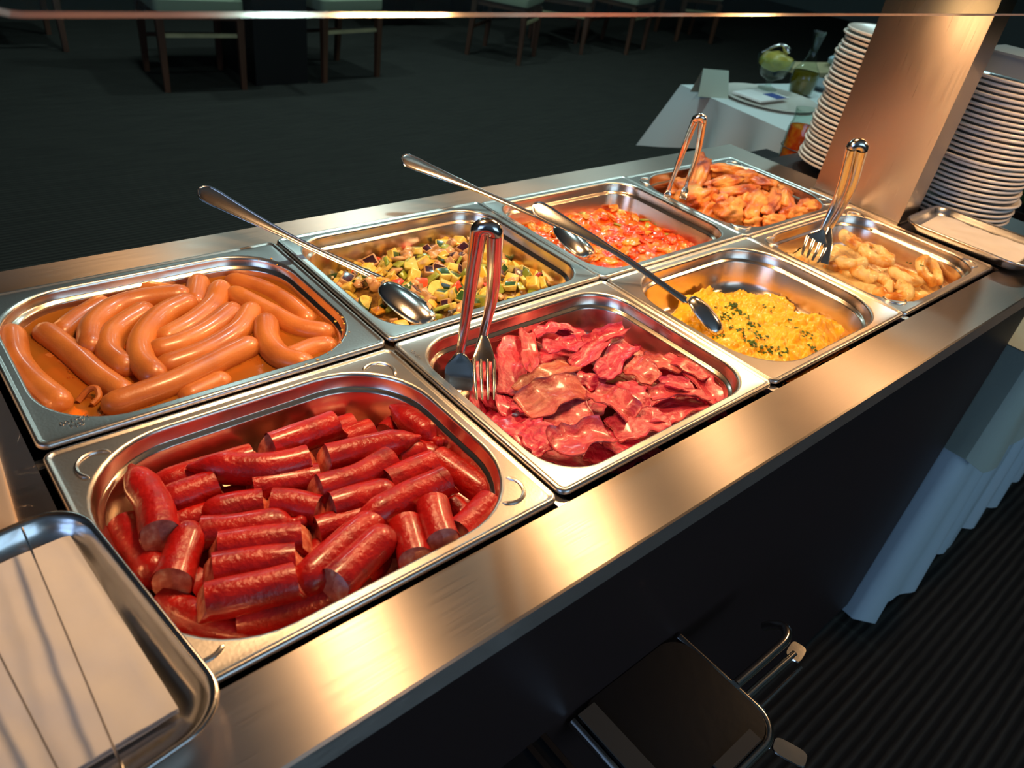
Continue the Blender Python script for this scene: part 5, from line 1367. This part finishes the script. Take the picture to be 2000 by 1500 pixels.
# ------------------------------------------------------------------ dining chairs and tables in the dark
def chair(x, y, rz_, label):
    e = empty('dining_chair', (x, y, 0), rz_); tag(e, label, 'chair', 'dark dining chairs in the dim dining room')
    bz = MB(); 
    s = MB(); s.loops([rrect(-.235, .235, -.22, .23, .03, .415, 4), rrect(-.24, .24, -.225, .235, .035, .425, 4), rrect(-.24, .24, -.225, .235, .035, .475, 4), rrect(-.225, .225, -.21, .22, .03, .492, 4)], True, True, True)
    s.build('seat', M['cream_fabric'], e)
    MB().box(-.22, .22, -.205, .215, .375, .414).build('seat_frame', M['dark_wood'], e, False)
    b2 = MB(); b2.loops([rrect(-.21, .21, .195, .235, .01, .56, 3), rrect(-.215, .215, .215, .258, .012, .75, 3), rrect(-.21, .21, .24, .280, .01, .93, 3)], True, True, True); b2.build('backrest', M['cream_fabric'], e)
    for sx in (-1, 1):
        for sy, back in ((-1, 0), (1, 1)):
            l = MB(); xx = sx * .215; yy = -.200 if not back else .205
            secs = [rrect(xx - .015, xx + .015, yy - .015 + (.03 if back else 0), yy + .015 + (.03 if back else 0), .003, 0, 2), rrect(xx - .021, xx + .021, yy - .021, yy + .021, .004, .38, 2)]
            if back: secs.append(rrect(xx - .016, xx + .016, yy + .02, yy + .055, .004, .92, 2))
            l.loops(secs, True, True, True); l.build('leg', M['dark_wood'], e, False)
    MB().box(-.20, .20, -.208, -.190, .285, .305).build('stretcher', M['board_wood'], e, False)
    MB().box(-.20, .20, .200, .218, .20, .22).build('stretcher', M['dark_wood'], e, False)
    return e
chair(1.655, 4.37, radians(-5), 'wooden dining chair with cream seat behind the frankfurter pan, leftmost at top')
chair(2.585, 4.42, radians(8), 'wooden dining chair with cream seat right of the black table pedestal')
chair(4.25, 4.62, radians(32), 'angled wooden dining chair with cream seat, top centre')
chair(5.05, 4.85, radians(-38), 'angled dark wooden chair right of the top centre one')
chair(5.75, 4.75, radians(20), 'dark wooden chair behind the white side table, nearer one')
chair(7.1, 5.0, radians(-20), 'dark wooden chair far behind the side table')
chair(.95, 5.35, radians(178), 'dark wooden chair farther back at the top left')
def dtable(x, y, wx, wy, label, lab2, drop=0):
    e = empty('dining_table', (x, y, 0)); tag(e, label, 'table', 'dark dining tables')
    MB().box(-wx, wx, -wy, wy, .72, .75).build('table_top', M['dark_wood'], e, False)
    MB().box(-.17, .17, -.22, .30, .0, .72).build('pedestal', M['table_black'], e, False)
    if drop:
        cloth(lab2, 'tablecloth', x, y, 0, -wx - .01, wx + .01, -wy - .01, wy + .01, .757, drop, M['blue_cloth'], .012)
dtable(2.12, 4.42, .19, .42, 'narrow dark table on a black box pedestal between the two left chairs', '')
dtable(3.95, 5.95, .42, .45, 'dining table under a pale blue cloth beyond the chairs', 'pale blue tablecloth hanging from the far dining table', .42)
dtable(5.2, 6.1, .55, .45, 'dark dining table behind the angled chairs', '')
dtable(7.3, 6.2, .6, .5, 'dark dining table in the far right of the room', '')
